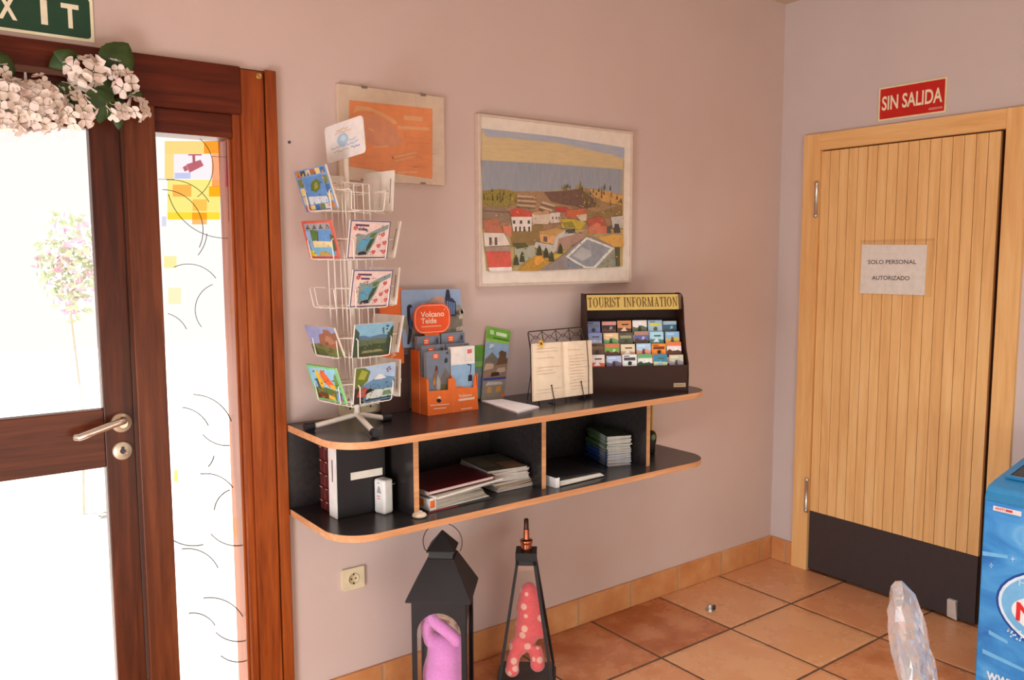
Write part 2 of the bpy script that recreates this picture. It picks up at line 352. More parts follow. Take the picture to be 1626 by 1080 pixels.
# window_1: side light with stained glass
w1 = thing('window_1', 'narrow side light with circle-patterned coloured glass beside the door', 'window', (-2.85, 0, 0), kind='structure')
SX0, SX1, SZ0, SZ1 = -2.962, -2.737, 0.12, PY(300, 214, 0).z
b = MB(); b.box((SX0, 0.0, SZ1), (SX1, 0.10, 2.0), M_MAHX); b.box((SX0, 0.0, 0), (SX1, 0.10, SZ0), M_MAHX); b.box((SX1-0.008, 0.012, SZ0), (SX1, 0.10, SZ1), M_MAH); b.box((SX0, 0.012, SZ0), (SX0+0.006, 0.10, SZ1), M_MAH)
b.build('window_frame', w1, bevel=0.002)
GYp = 0.036
b = MB(); b.box((SX0, GYp, SZ0-0.01), (SX1, GYp+0.005, SZ1+0.01), M_GLASS); b.build('glass_pane', w1)
def zq(ox, oy, s, y): return lambda u, v: PY(ox+u/s, oy+v/s, y)
q = zq(220, 180, 3.176, GYp-0.001)
sg = MB()
def film(x0, y0, x1, y1, c, fn=q, dy=0):
    sg.add([fn(x0, y0)+Vector((0, dy, 0)), fn(x1, y0)+Vector((0, dy, 0)), fn(x1, y1)+Vector((0, dy, 0)), fn(x0, y1)+Vector((0, dy, 0))], [(0, 1, 2, 3)], tint(c))
film(440, 150, 480, 370, (246, 150, 206)); film(450, 372, 482, 450, (252, 176, 60)); film(452, 455, 485, 545, (250, 200, 196))
film(128, 720, 192, 780, (255, 244, 176)); film(150, 880, 215, 962, (255, 248, 206)); film(470, 785, 502, 850, (255, 236, 120)); film(470, 990, 486, 1010, (225, 230, 120))
film(270, 500, 345, 560, (252, 196, 120)); film(118, 520, 140, 570, (220, 224, 250))
q2 = zq(0, 600, 2.25, GYp-0.001)
for a in ((845, 60, 872, 110, (255, 230, 130)), (622, 330, 636, 372, (255, 232, 90)), (856, 345, 885, 400, (255, 238, 90)), (860, 470, 880, 492, (225, 228, 110)), (874, 765, 898, 812, (255, 238, 130)), (884, 950, 905, 1015, (252, 196, 110)), (640, 430, 680, 500, (255, 250, 214)), (800, 500, 850, 570, (255, 250, 220))): film(*a, fn=q2)
sg.build('coloured_glass', w1)
ln = MB(); ML_ = flat((70, 60, 50), 0.6)
def garc(pts, fn, wd=0.0012):
    P_ = [fn(u, v) for u, v in pts]; ln.tube([p+Vector((0, -0.0012, 0)) for p in P_], wd, ML_, seg=4)
def carc(cx, cy, r, a0, a1, fn, ry=None): garc(arc(cx, cy, r, a0, a1, 16, ry), fn)
for cx, cy, r, a0, a1 in ((190, 270, 185, -50, 55), (160, 560, 225, -95, -30), (120, 590, 205, -90, 25), (440, 330, 300, 88, 165), (150, 590, 195, 5, 40), (250, 930, 170, -115, -35), (420, 990, 135, 140, 250), (110, 1150, 145, -75, -25)): carc(cx, cy, r, a0, a1, q)
for cx, cy, r, a0, a1 in ((690, 205, 145, -90, -20), (640, 220, 115, -85, -25), (810, 130, 112, 85, 140), (690, 265, 75, 10, 45), (735, 460, 118, -100, -35), (850, 480, 85, 185, 250), (690, 460, 140, 75, 120), (845, 480, 120, 80, 140), (670, 730, 120, -100, -25), (750, 920, 135, -100, -30), (690, 930, 90, -100, -30), (850, 830, 112, 65, 135), (850, 920, 95, 65, 130)): garc(arc(cx, cy, r, a0, a1, 16), q2, 0.0021)
garc([(440, 140), (455, 500), (462, 630)], q); garc([(846, 60), (870, 480), (890, 1010)], q2, 0.0016)
garc([(370, 218), (475, 222)], q, 0.0008); garc([(100, 333), (180, 333)], q, 0.0008)
ln.build('leading', w1)
# security sticker on the side light
q3 = zq(220, 180, 3.176, GYp-0.003)
sg = MB()
film(132, 140, 410, 205, (254, 222, 140), q3); film(132, 205, 178, 330, (254, 226, 150), q3); film(370, 205, 410, 370, (252, 176, 130), q3); film(330, 140, 408, 203, (250, 190, 90), q3, -0.0006)
film(178, 205, 370, 330, (248, 244, 252), q3); film(182, 300, 262, 330, (206, 218, 250), q3, -0.0006)
film(146, 335, 412, 500, (255, 240, 140), q3); film(146, 500, 412, 536, (255, 226, 60), q3); film(172, 360, 266, 420, (251, 200, 160), q3, -0.0006); film(272, 434, 345, 492, (253, 216, 170), q3, -0.0006); film(355, 368, 412, 420, (252, 196, 40), q3, -0.0006)
MC = flat((196, 112, 134), 0.5)
for pl in ([(240, 258), (312, 234), (328, 264), (256, 300)], [(222, 272), (240, 262), (250, 286), (232, 294)], [(270, 206), (284, 206), (286, 244), (272, 248)], [(250, 206), (318, 206), (318, 213), (250, 213)]):
    sg.add([q3(u, v)+Vector((0, -0.0012, 0)) for u, v in pl], [tuple(range(len(pl)))], MC)
tag(sg.build('security_sticker'), 'yellow and orange camera warning sticker on the side light glass', 'sticker')

# ------------------------------------------------------------------ door_2: slatted door
FX = -0.020
b = MB(); b.box((FX, -0.226, 0), (0.14, DY0, DT), M_BEECHF); b.box((FX, DY1, 0), (0.14, -1.052, DT), M_BEECHF)
b.box((0.06, -1.052, 0.0005), (0.13, -0.226, 2.068), flat((70, 44, 26), 0.6)); b.box((FX+0.001, -1.052, 2.068), (0.14, -0.226, DT-0.0005), M_BEECHY)  # dark panel added behind the leaf to stop light leaking under it
setkind(b.build('trim_3', origin=(0, 0, 0), bevel=0.002), 'pale beech frame around the slatted door', 'door frame')
d2 = thing('door_2', 'beech door of vertical slats with dark kick plate', 'door', (0, -0.6, 0), kind='structure')
SLX = -0.004; yL, yR = -0.2275, -1.030
b = MB(); b.box((0.012, yR, 0.008), (0.045, yL, 2.063), flat((96, 58, 30), 0.6))
n = 17; sw = (yL-yR)/n
for i in range(n): b.box((SLX, yL-(i+1)*sw+0.0013, 0.306), (0.0125, yL-i*sw-0.0013, 2.062), M_BEECH)
b.build('slat_panel', d2)
b = MB(); b.box((SLX, yR+0.001, 0.010), (0.0122, yL-0.001, 0.304), flat((62, 52, 52), 0.5)); b.build('kick_plate', d2)
for za, zb in ((1.753, 1.918), (0.302, 0.470)):
    b = MB(T(-0.027, -0.2215, za)); L = zb-za
    b.lathe([(0.004, -0.004), (0.0105, 0), (0.0105, 0.012), (0.009, 0.014), (0.009, L-0.014), (0.0105, L-0.012), (0.0105, L), (0.004, L+0.005)], M_STEEL, seg=14); b.build('hinge', d2)
c0 = PX(1512, 968, -0.012)
b = MB(T(*c0)); b.hexa([(-0.004, -0.022, -0.042), (-0.004, 0.020, -0.036), (0.007, 0.020, -0.036), (0.007, -0.022, -0.042), (-0.014, -0.018, 0.044), (-0.014, 0.018, 0.044), (0.007, 0.018, 0.044), (0.007, -0.018, 0.044)], flat((222, 218, 210), 0.35, 0.3)); b.build('holder_clip', d2, bevel=0.002)
# paper sign in its sleeve
pq = [PX(*p, SLX-0.0015) for p in ((1365.3, 465.7), (1468.3, 468.8), (1472.5, 388.9), (1368.8, 388.4))]
xd = (pq[1]-pq[0]).normalized(); nn = xd.cross(pq[3]-pq[0]).normalized(); yd = nn.cross(xd)
MN = frame(pq[0], xd, yd, nn)
def loc2(M, p): v = M.inverted() @ p; return (v.x, v.y)
pl = [loc2(MN, p) for p in pq]; WN, HN = pl[1][0], pl[3][1]
no = thing('paper_notice', 'white printed staff-only notice taped to the slatted door', 'notice', tuple(pq[0]))
M_NT = flat((92, 84, 88), 0.7)
b = MB(MN); b.prism(pl, 0.0006, M_WHITE); b.text('SOLO PERSONAL', WN*0.12, HN*0.60, WN*0.74, HN*0.085, M_NT, z=0.0012, bold=0.012); b.text('AUTORIZADO', WN*0.19, HN*0.28, WN*0.58, HN*0.085, M_NT, z=0.0012, bold=0.012)
b.build('sheet', no)
b = MB(MN); b.poly([(-0.004, -0.006), (WN*1.10, -0.008), (WN*1.115, HN+0.02), (-0.003, HN+0.02)], glass('plastic_film', (0.98, 0.97, 0.95), 0.05, 0.2), z=0.0022); b.poly([(WN*1.085, -0.008), (WN*1.10, -0.008), (WN*1.115, HN+0.02), (WN*1.10, HN+0.02)], glass('plastic_edge', (1.0, 0.98, 0.95), 0.16, 0.35), z=0.0026); b.poly([(-0.003, HN+0.008), (WN*1.11, HN+0.008), (WN*1.115, HN+0.02), (-0.003, HN+0.02)], glass('plastic_edge', (1.0, 0.98, 0.95), 0.16, 0.35), z=0.0026)
b.build('plastic_sleeve', no)
# SIN SALIDA sign
p0 = PX(1394.4, 193, -0.002); p1 = PX(1501.8, 180.6, -0.002); p3 = PX(1397.3, 140.2, -0.002)
WS = (p1-p0).length; HS = (p3-p0).length
MS = frame(p0, (0, -1, 0), (0, 0, 1), (-1, 0, 0))
b = MB(MS); b.prism(rrect(0, 0, WS, HS, 0.004), 0.003, flat((238, 222, 176), 0.45), T(0, 0, -0.001)); b.prism(rrect(0.007, 0.007, WS-0.007, HS-0.007, 0.003), 0.0006, flat((200, 32, 22), 0.4), T(0, 0, 0.0018))
b.text('SIN SALIDA', WS*0.055, HS*0.30, WS*0.89, HS*0.43, flat((246, 226, 196), 0.5), z=0.003, bold=0.022)
b.rect(WS*0.76, HS*0.12, WS*0.95, HS*0.18, flat((226, 150, 140), 0.5), z=0.003); b.rect(WS*0.77, HS*0.14, WS*0.93, HS*0.155, flat((200, 60, 50), 0.5), z=0.0034)
tag(b.build('no_exit_sign', bevel=0), 'red SIN SALIDA sign on the wall over the slatted door', 'sign')
# EXIT sign
pe = PY(150, 68.3, -0.002); zt_ = PY(140, -6, -0.002).z; WE = 0.325; HE = zt_-pe.z
b = MB(frame((pe.x-WE, -0.002, pe.z), (1, 0, 0), (0, 0, 1), (0, -1, 0)))
b.prism(rrect(0, 0, WE, HE, 0.002), 0.003, flat((240, 232, 196), 0.45), T(0, 0, -0.001)); b.prism(rrect(0.008, 0.008, WE-0.008, HE-0.008, 0.010), 0.0006, flat((26, 66, 44), 0.4), T(0, 0, 0.0018))
for ch, cx in (('E', 0.048), ('X', 0.122), ('I', 0.206), ('T', 0.268)):
    cw = 0.016 if ch == 'I' else 0.043
    b.text(ch, cx-(cw/2 if ch != 'X' else cw*0.5), HE*0.24, cw, HE*0.52, flat((240, 230, 200), 0.5), z=0.003, bold=0.03 if ch != 'I' else 0.0)
tag(b.build('exit_sign'), 'green EXIT sign with cream letters above the entrance door', 'sign')

# ------------------------------------------------------------------ wall pictures and fittings
def wall_quad(px): return [PY(*p, -0.001) for p in px]
def onpic(ox, oy, s, y): return lambda pts: [PY(ox+u/s, oy+v/s, y) for u, v in pts]
# orange poster
ox0, ox1, oz0, oz1 = -2.394, -1.988, 1.823, 2.131
t = thing('clip_framed_poster', 'orange printed poster in a frameless clip frame behind the postcard rack', 'picture', (ox0, 0, oz0))
b = MB(); b.box((ox0, -0.016, oz0), (ox1, -0.001, oz1), flat((222, 196, 172), 0.5)); b.build('backing_board', t, bevel=0.001)
on = onpic(440, 120, 3.6, -0.0168)
def P3(mb, pts, fn, m, dy=0.0): mb.add([p+Vector((0, dy, 0)) for p in fn(pts)], [tuple(range(len(pts)))], m)
b = MB(); P3(b, [(413, 140), (888, 190), (888, 592), (413, 520)], on, flat((238, 146, 88), 0.5))
mw = flat((236, 172, 120), 0.5); mw2 = flat((228, 140, 86), 0.5)
P3(b, [(430, 215), (452, 172), (520, 178), (600, 210), (660, 245), (690, 272), (668, 280), (610, 240), (540, 205), (470, 200)], on, mw, -0.0004)
P3(b, [(450, 225), (560, 222), (640, 270), (700, 330), (720, 400), (640, 410), (540, 400), (470, 330)], on, flat((226, 150, 110), 0.5), -0.0003)
for (x0, y0, x1, y1, wd) in ((725, 240, 830, 250, 26), (690, 296, 868, 306, 18), (720, 350, 850, 362, 6), (740, 385, 880, 388, 6), (552, 408, 636, 404, 8), (640, 440, 670, 480, 6), (650, 470, 800, 440, 12), (670, 490, 790, 462, 8), (500, 470, 560, 460, 6), (690, 556, 800, 552, 10), (520, 300, 552, 316, 8), (600, 420, 680, 500, 4), (428, 500, 640, 500, 3), (500, 520, 700, 520, 3), (730, 320, 740, 420, 3)):
    L = math.hypot(x1-x0, y1-y0); nx, ny = -(y1-y0)/L*wd/2, (x1-x0)/L*wd/2
    P3(b, [(x0+nx, y0+ny), (x1+nx, y1+ny), (x1-nx, y1-ny), (x0-nx, y0-ny)], on, mw2 if wd < 7 else mw, -0.0005)
for i in range(26):
    x = rnd.uniform(430, 840); y = rnd.uniform(425, 545); L = rnd.uniform(20, 90)
    P3(b, [(x, y), (x+L, y+L*0.1), (x+L, y+L*0.1+3), (x, y+3)], on, mw2, -0.0004)
b.build('print', t)
b = MB(); b.box((ox0, -0.0205, oz0), (ox1, -0.0185, oz1), glass('picture_glass', (1, 1, 1), 0.05, 0.04)); b.build('glass_sheet', t)
for cx, cz in ((-2.30, oz1), (-2.075, oz1), (-2.08, oz0), (-2.31, oz0)):
    s_ = 1 if cz == oz1 else -1
    b = MB(); b.box((cx-0.010, -0.0225, min(cz, cz-s_*0.006)), (cx+0.010, -0.0207, max(cz, cz-s_*0.006)+0.002*(s_ > 0)), flat((150, 130, 116), 0.35, 0.7)); b.build('clip', t)
# village painting
vx0, vx1, vz0, vz1 = -1.838, -1.068, 1.466, 2.080
t = thing('framed_painting', 'framed painting of red-roofed village houses under a blue hillside sky', 'picture', ((vx0+vx1)/2, 0, vz0))
b = MB(); b.box((vx0, -0.018, vz0), (vx1, -0.001, vz1), flat((240, 224, 208), 0.6)); b.build('mount', t)
b = MB(); MFR = flat((214, 190, 172), 0.4); e = 0.009
b.box((vx0-e, -0.026, vz0-e), (vx0, -0.0005, vz1+e), MFR); b.box((vx1, -0.026, vz0-e), (vx1+e, -0.0005, vz1+e), MFR); b.box((vx0, -0.026, vz1), (vx1, -0.0005, vz1+e), MFR); b.box((vx0, -0.026, vz0-e), (vx1, -0.0005, vz0), MFR)
b.build('frame', t, bevel=0.002)
on = onpic(730, 170, 3.6, -0.0184)
def streaky(name, c0, c1, sc_=(3, 3, 20)):
    k = NT(name); f = k.noise(k.coords(sc_), 6, 5, 0.65); k.link(k.ramp(f, [(0.3, lin(c0)), (0.7, lin(c1))]), k.b.inputs['Base Color']); k.set(Roughness=0.7); return k.m
b = MB(); lay = [0.0]
def A(pts, m):
    lay[0] -= 0.00004; P3(b, pts, on, m, lay[0])
C = lambda *c: flat(c, 0.7, 0.0, 0.12)
A([(124, 122), (560, 170), (942, 232), (932, 912), (700, 925), (440, 938), (150, 938), (128, 700)], C(196, 168, 110))
A([(124, 122), (560, 170), (942, 232), (930, 360), (880, 352), (120, 305)], streaky('painted_sky_warm', (206, 180, 140), (226, 196, 140)))
A([(126, 122), (560, 170), (942, 232), (940, 300), (860, 270), (700, 235), (560, 205), (400, 190), (280, 178), (150, 170)], streaky('painted_sky_blue', (160, 172, 196), (190, 184, 182)))
A([(120, 303), (480, 322), (880, 352), (932, 358), (928, 500), (700, 470), (480, 480), (130, 485)], streaky('painted_sea', (146, 150, 160), (166, 164, 168), (20, 3, 3)))
A([(130, 478), (250, 468), (330, 482), (470, 482), (560, 480), (690, 462), (780, 470), (930, 500), (932, 700), (130, 700)], streaky('painted_hill', (150, 118, 90), (186, 140, 96), (12, 3, 12)))
A([(130, 480), (230, 468), (330, 490), (318, 560), (240, 572), (132, 560)], streaky('painted_grove', (96, 92, 44), (190, 160, 56), (40, 3, 40)))
A([(480, 486), (600, 480), (690, 468), (760, 520), (800, 570), (700, 580), (600, 560), (520, 540)], streaky('painted_dark_hill', (104, 72, 58), (130, 92, 72), (14, 3, 14)))
A([(740, 470), (840, 480), (930, 505), (930, 560), (830, 545), (770, 510)], C(216, 160, 90))
A([(620, 560), (780, 600), (930, 560), (930, 640), (830, 640), (700, 620)], C(150, 118, 70))
for i in range(6): A([(330, 505+i*13), (440-2*i, 512+i*13), (440-2*i, 518+i*13), (330, 512+i*13)], C(206, 178, 146) if i % 2 == 0 else C(128, 98, 76))
for i in range(5): A([(470-i*6, 540+i*13), (548-i*10, 562+i*13), (546-i*10, 570+i*13), (468-i*6, 548+i*13)], C(214, 190, 160) if i % 2 == 0 else C(120, 92, 74))
for i in range(70):
    x = rnd.choice([rnd.uniform(135, 330), rnd.uniform(580, 870), rnd.uniform(690, 925)]); y = rnd.uniform(478, 550) if x < 340 else (rnd.uniform(455, 478) if x < 700 else rnd.uniform(462, 600))
    h_ = rnd.uniform(16, 40); A([(x-5, y+4), (x+5, y+4), (x+1, y-h_)], C(*rnd.choice([(92, 84, 40), (120, 104, 44), (160, 136, 50)])))
A([(132, 572), (250, 570), (290, 640), (290, 660), (132, 640)], C(150, 122, 98)); 
A([(135, 590), (300, 600), (300, 606), (135, 598)], C(116, 92, 76))
A([(280, 700), (470, 670), (480, 760), (420, 800), (300, 800)], C(150, 118, 66))
A([(570, 640), (640, 640), (720, 660), (690, 700), (580, 690)], C(206, 176, 56)); A([(580, 660), (640, 655), (660, 690), (600, 690)], C(150, 140, 50))
A([(130, 645), (215, 640), (250, 722), (140, 715)], C(190, 112, 82)); A([(134, 718), (250, 722), (285, 790), (140, 798)], C(232, 214, 200)); A([(240, 680), (295, 680), (292, 740), (250, 722)], C(222, 126, 96))
for x in (165, 196): A([(x, 745), (x+14, 745), (x+16, 790), (x, 790)], C(110, 84, 74))
A([(280, 600), (320, 576), (405, 600), (412, 628), (296, 628)], C(206, 78, 58)); A([(290, 628), (410, 628), (406, 710), (302, 710)], C(236, 220, 206))
for x in (300, 340, 384): A([(x, 648), (x+14, 648), (x+14, 668), (x, 668)], C(90, 72, 66))
for x in (312, 336, 360, 388): A([(x, 684), (x+10, 684), (x+10, 712), (x, 712)], C(80, 62, 56))
A([(410, 610), (500, 590), (520, 640), (500, 670), (412, 668)], C(220, 196, 172)); A([(415, 600), (500, 590), (512, 612), (420, 618)], C(200, 150, 110))
A([(540, 572), (610, 572), (620, 600), (550, 604)], C(190, 70, 56)); A([(512, 608), (570, 602), (572, 660), (514, 664)], C(226, 206, 188))
A([(610, 590), (710, 580), (728, 612), (640, 640), (600, 620)], C(204, 104, 66)); A([(660, 618), (722, 612), (720, 650), (690, 655)], C(220, 196, 170))
for x in (524, 545, 560): A([(x, 628), (x+7, 628), (x+7, 642), (x, 642)], C(90, 72, 66))
A([(720, 650), (790, 622), (830, 650), (836, 700), (740, 690)], C(188, 90, 66)); A([(730, 690), (780, 660), (836, 688), (836, 724), (736, 724)], C(216, 124, 92))
A([(860, 630), (930, 622), (930, 690), (870, 690)], C(206, 196, 186)); A([(880, 668), (904, 668), (916, 720), (876, 720)], C(80, 74, 66)); A([(836, 690), (860, 676), (864, 722), (838, 722)], C(94, 86, 74))
A([(450, 712), (550, 690), (592, 706), (545, 740), (460, 740)], C(200, 152, 90)); A([(452, 728), (545, 738), (530, 786), (456, 770)], C(226, 166, 110)); A([(474, 738), (496, 742), (496, 772), (474, 768)], C(110, 84, 66))
A([(545, 740), (600, 700), (660, 704), (640, 760), (520, 838), (420, 800), (430, 770), (530, 790)], C(206, 196, 182)); A([(600, 702), (655, 700), (656, 722), (600, 724)], C(90, 80, 72)); A([(560, 752), (720, 710), (720, 740), (640, 790), (545, 830)], C(176, 138, 120))
A([(310, 800), (420, 790), (430, 850), (340, 900), (310, 880)], C(176, 172, 150)); A([(300, 780), (370, 775), (390, 800), (320, 812)], C(92, 88, 48))
A([(340, 920), (420, 850), (490, 838), (510, 880), (440, 936), (330, 936)], streaky('painted_bushes', (150, 132, 44), (224, 150, 56), (30, 3, 30))); A([(420, 860), (460, 848), (480, 880), (430, 910)], C(226, 160, 70))
A([(510, 860), (580, 820), (610, 820), (540, 870)], C(206, 170, 70))
A([(780, 750), (880, 725), (930, 735), (932, 800), (880, 800)], C(220, 166, 84))
A([(450, 936), (560, 870), (660, 780), (740, 735), (880, 800), (885, 912), (700, 922), (520, 932)], C(150, 134, 130))
A([(600, 856), (720, 742), (880, 806), (770, 922), (700, 920)], C(226, 220, 210)); A([(620, 856), (722, 756), (856, 808), (760, 912), (716, 912)], C(150, 150, 154)); A([(640, 850), (690, 800), (740, 820), (750, 850), (700, 880)], C(182, 178, 176)); A([(596, 866), (700, 912), (700, 922), (600, 922)], C(140, 142, 150)); A([(780, 912), (880, 810), (886, 906), (790, 920)], C(150, 150, 130))
A([(886, 800), (910, 800), (910, 910), (890, 910)], C(96, 92, 64))
for x, y in ((318, 880), (352, 862), (450, 825), (520, 860), (570, 815), (488, 838)): A([(x-16, y+24), (x+16, y+24), (x+10, y-20), (x-2, y-38), (x-12, y-10)], C(72, 72, 44))
A([(145, 824), (285, 824), (290, 915), (160, 918)], C(214, 92, 76)); A([(158, 918), (292, 914), (294, 936), (168, 940)], C(238, 222, 212)); A([(140, 800), (285, 795), (285, 824), (140, 824)], C(168, 142, 124))
for i in range(420):
    x = rnd.uniform(140, 925); y = rnd.uniform(500, 915); s_ = rnd.uniform(2, 8)
    if rnd.random() < 0.6: A([(x-s_, y), (x, y-s_*0.6), (x+s_, y), (x, y+s_*0.5)], C(*rnd.choice([(204, 170, 80), (110, 104, 60), (190, 150, 110), (216, 160, 84), (140, 110, 84), (120, 96, 76), (176, 166, 150), (150, 140, 60)])))
b.build('painting', t)
b = MB(); b.box((vx0, -0.0247, vz0), (vx1, -0.0235, vz1), glass('painting_glass', (1, 1, 1), 0.04, 0.05)); b.build('glass_sheet', t)
# wall outlet below the shelf
def outlet(x0, x1, z0, z1, label):
    t = thing('wall_outlet', label, 'outlet', ((x0+x1)/2, 0, z0))
    b = MB(); M = frame((x0, -0.0005, z0), (1, 0, 0), (0, 0, 1), (0, -1, 0)); W, H = x1-x0, z1-z0
    b.prism(rrect(0, 0, W, H, 0.006), 0.011, M_CREAM, M); b.build('cover_plate', t, bevel=0.003)
    b = MB(); b.lathe([(0.021, 0.0105), (0.021, 0.0125), (0.0185, 0.0125), (0.0180, 0.0112), (0.001, 0.0112)], flat((212, 192, 154), 0.5), M @ T(W/2, H/2, 0)); b.build('socket', t)
    b = MB()
    for dx in (-0.008, 0.008): b.lathe([(0.003, 0.0110), (0.003, 0.0118), (0.001, 0.0118)], M_BLACK, M @ T(W/2+dx, H/2, 0), seg=10)
    b.cbox((0, 0, 0), (0.005, 0.006, 0.002), M_BLACK, M @ T(W/2, H/2-0.016, 0.012)); b.cbox((0, 0, 0), (0.005, 0.006, 0.002), M_BLACK, M @ T(W/2, H/2+0.016, 0.012)); b.build('contact', t)
a, c = PY(541, 905, 0), PY(577, 937, 0); outlet(a.x, c.x, PY(541, 939, 0).z, a.z, 'cream wall socket under the black shelf')
a, c = PY(537, 640, 0), PY(564, 659, 0); z0 = 1.036; outlet(a.x, a.x+0.075, z0, z0+0.075, 'cream wall socket behind the postcard rack, the left one'); outlet(a.x+0.077, a.x+0.152, z0, z0+0.075, 'cream wall socket behind the postcard rack, the right one')
m = MB(T(*PY(459, 226, 0)) @ RX(90)); m.lathe([(0.0045, -0.002), (0.0045, 0.002), (0.003, 0.005), (0.001, 0.006)], M_INK, seg=10); tag(m.build('wall_screw'), 'small dark screw in the pink wall right of the entrance frame', 'screw')

# ------------------------------------------------------------------ the shelf
ZT, ZB, TH = 1.030, 0.750, 0.0215
SXL, SXR, SYF = -2.598, -0.960, -0.405
sh = thing('wall_shelf', 'black two-tier wall shelf with plywood edges and three dividers', 'shelf', ((SXL+SXR)/2, -0.001, ZB-TH))
def board(z, name):
    poly = [(SXL, -0.001)] + arc(SXL+0.12, SYF+0.12, 0.12, 180, 270, 14) + arc(SXR-0.12, SYF+0.12, 0.12, 270, 360, 14) + [(SXR, -0.001)]
    b = MB(); b.prism(poly, TH, M_LAM, T(0, 0, z-TH), mside=M_PLY); b.build(name, sh, bevel=0.0012)
board(ZT, 'top_board'); board(ZB, 'bottom_board')
for x in (-2.306, -1.789, -1.266):
    b = MB(); b.box((x-0.009, -0.333, ZB), (x+0.009, -0.012, ZT-TH), M_LAM); b.box((x-0.009, -0.335, ZB), (x+0.009, -0.333, ZT-TH), M_PLY); b.build('divider', sh)
b = MB(); b.box((SXL+0.002, -0.012, ZB), (-1.257, -0.001, ZT-TH), M_LAM); b.build('back_panel', sh)

# ================================================================== ON THE SHELF
# ---- revolving postcard rack
RB = Vector((-2.427, -0.172, ZT))
vd = Vector((RB.x-CAM.x, RB.y-CAM.y, 0)).normalized()
A0 = PP(567, 655, RB, -vd); A1 = PP(549, 255, RB, -vd)
az_ = (A1-A0).normalized(); RL = (A1-A0).length
def rackz(y): return (655-(420+(y-420)/1.04))/400*RL
rk = thing('postcard_rack', 'white wire postcard spinner on a three-footed stand at the left end of the shelf', 'postcard rack', (A0.x, A0.y, ZT))
b = MB(); b.tube([A0+Vector((0, 0, -0.012)), A0+az_*(RL+0.06)], 0.0085, M_WIRE, seg=12); b.build('pole', rk)
hub = A0+Vector((0, 0, -0.004))
for fp in ((490, 678), (596, 688), (614, 663)):
    f = PZ(fp[0], fp[1], ZT+0.014); d = (f-hub); d.z = 0; d.normalize()
    k = Vector((hub.x, hub.y, ZT+0.034))+d*0.02
    b = MB(); b.tube([hub+Vector((0, 0, 0.02)), hub+Vector((0, 0, -0.004))+d*0.004, k, f-d*0.012], 0.0085, M_WIRE, seg=12); ft = b.build('foot', rk)
    b = MB(); b.tube([f-d*0.018, f-d*0.010, f+d*0.010, f+d*0.014], 0.0135, M_RUBBER, seg=12); cp_ = b.build('rubber_cap', ft); cp_['label'] = 'black rubber foot cap'
def face(az, r, z):  # frame on a side of the rack: x right, y up, z outward
    n = Vector((math.cos(R_(az)), math.sin(R_(az)), 0)); x = Vector((0, 0, 1)).cross(n)
    return frame(A0+az_*z+n*r, x, az_, n)
AZS = (190, 280, 10, 100)
def rad(az): return RW+(0.022 if az == 10 else 0.0)
zb = [rackz(v) for v in (331, 408, 486, 566, 641)]
b = MB(); RW = 0.052
for az in AZS:
    for dx in (-0.045, -0.012, 0.022, 0.045): b.tube([(dx, 0.03, 0), (dx, zb[0]+0.085, 0)], 0.0017, M_WIRE, face(az, RW, 0), seg=6)
for z in [v-0.002 for v in zb]+[v+0.058 for v in zb]+[zb[0]+0.085, 0.03]:
    pts = [A0+az_*z+Vector((math.cos(R_(a+45)), math.sin(R_(a+45)), 0))*RW*1.38 for a in AZS]; b.tube(pts, 0.0018, M_WIRE, seg=6, closed=True)
for z in (0.03, zb[0]+0.085):
    for az in AZS: b.tube([A0+az_*z, face(az, RW, z).translation], 0.0018, M_WIRE, seg=6)
b.build('wire_frame', rk)
for az in AZS:
    for z in zb:
        F = face(az, rad(az), z)
        b = MB(F)
        b.tube([(-0.066, 0.060, 0.0), (-0.066, 0.062, 0.052), (-0.064, 0.056, 0.058), (-0.060, 0.004, 0.050), (-0.055, 0, 0.047), (0.055, 0, 0.047), (0.060, 0.004, 0.050), (0.064, 0.056, 0.058), (0.066, 0.062, 0.052), (0.066, 0.060, 0.0)], 0.0019, M_WIRE, seg=6)
        b.tube([(-0.03, 0, 0), (-0.03, -0.002, 0.047)], 0.0015, M_WIRE, seg=6); b.tube([(0.03, 0, 0), (0.03, -0.002, 0.047)], 0.0015, M_WIRE, seg=6)
        if az == 10: b.tube([(-0.045, 0.0, -0.022), (-0.045, 0, 0.0)], 0.0016, M_WIRE, seg=6); b.tube([(0.045, 0.0, -0.022), (0.045, 0, 0.0)], 0.0016, M_WIRE, seg=6)
        b.build('card_pocket', rk)
# sign on top
sc_ = [(517, 203), (578, 181), (581, 243), (521, 260)]
tp = A0+az_*(RL+0.03); nS = Vector((math.cos(R_(192)), math.sin(R_(192)), 0))
sq = [PP(p[0], p[1], tp+nS*0.009, nS) for p in sc_]
xs = (sq[1]-sq[0]+sq[2]-sq[3]).normalized(); ys = nS.cross(xs).normalized()
MSg = frame(sq[3], xs, ys, nS); wS = ((sq[1]-sq[0]).length+(sq[2]-sq[3]).length)/2; hS = (sq[0]-sq[3]).dot(ys)
b = MB(MSg); b.prism(rrect(0, 0, wS, hS, 0.014), 0.003, M_WHITE)
for i, (u0, u1, v, c) in enumerate(((0.30, 0.62, 0.80, (226, 190, 160)), (0.26, 0.70, 0.72, (226, 196, 176)), (0.14, 0.86, 0.36, (170, 190, 224)), (0.2, 0.6, 0.24, (206, 200, 190)), (0.66, 0.88, 0.24, (150, 160, 214)), (0.5, 0.8, 0.46, (190, 206, 226)))):
    pts = [(wS*(u0+(u1-u0)*k/14), hS*(v+rnd.uniform(-0.03, 0.03))) for k in range(15)]; b.line(pts, 0.003, flat(c, 0.7), z=0.0036)
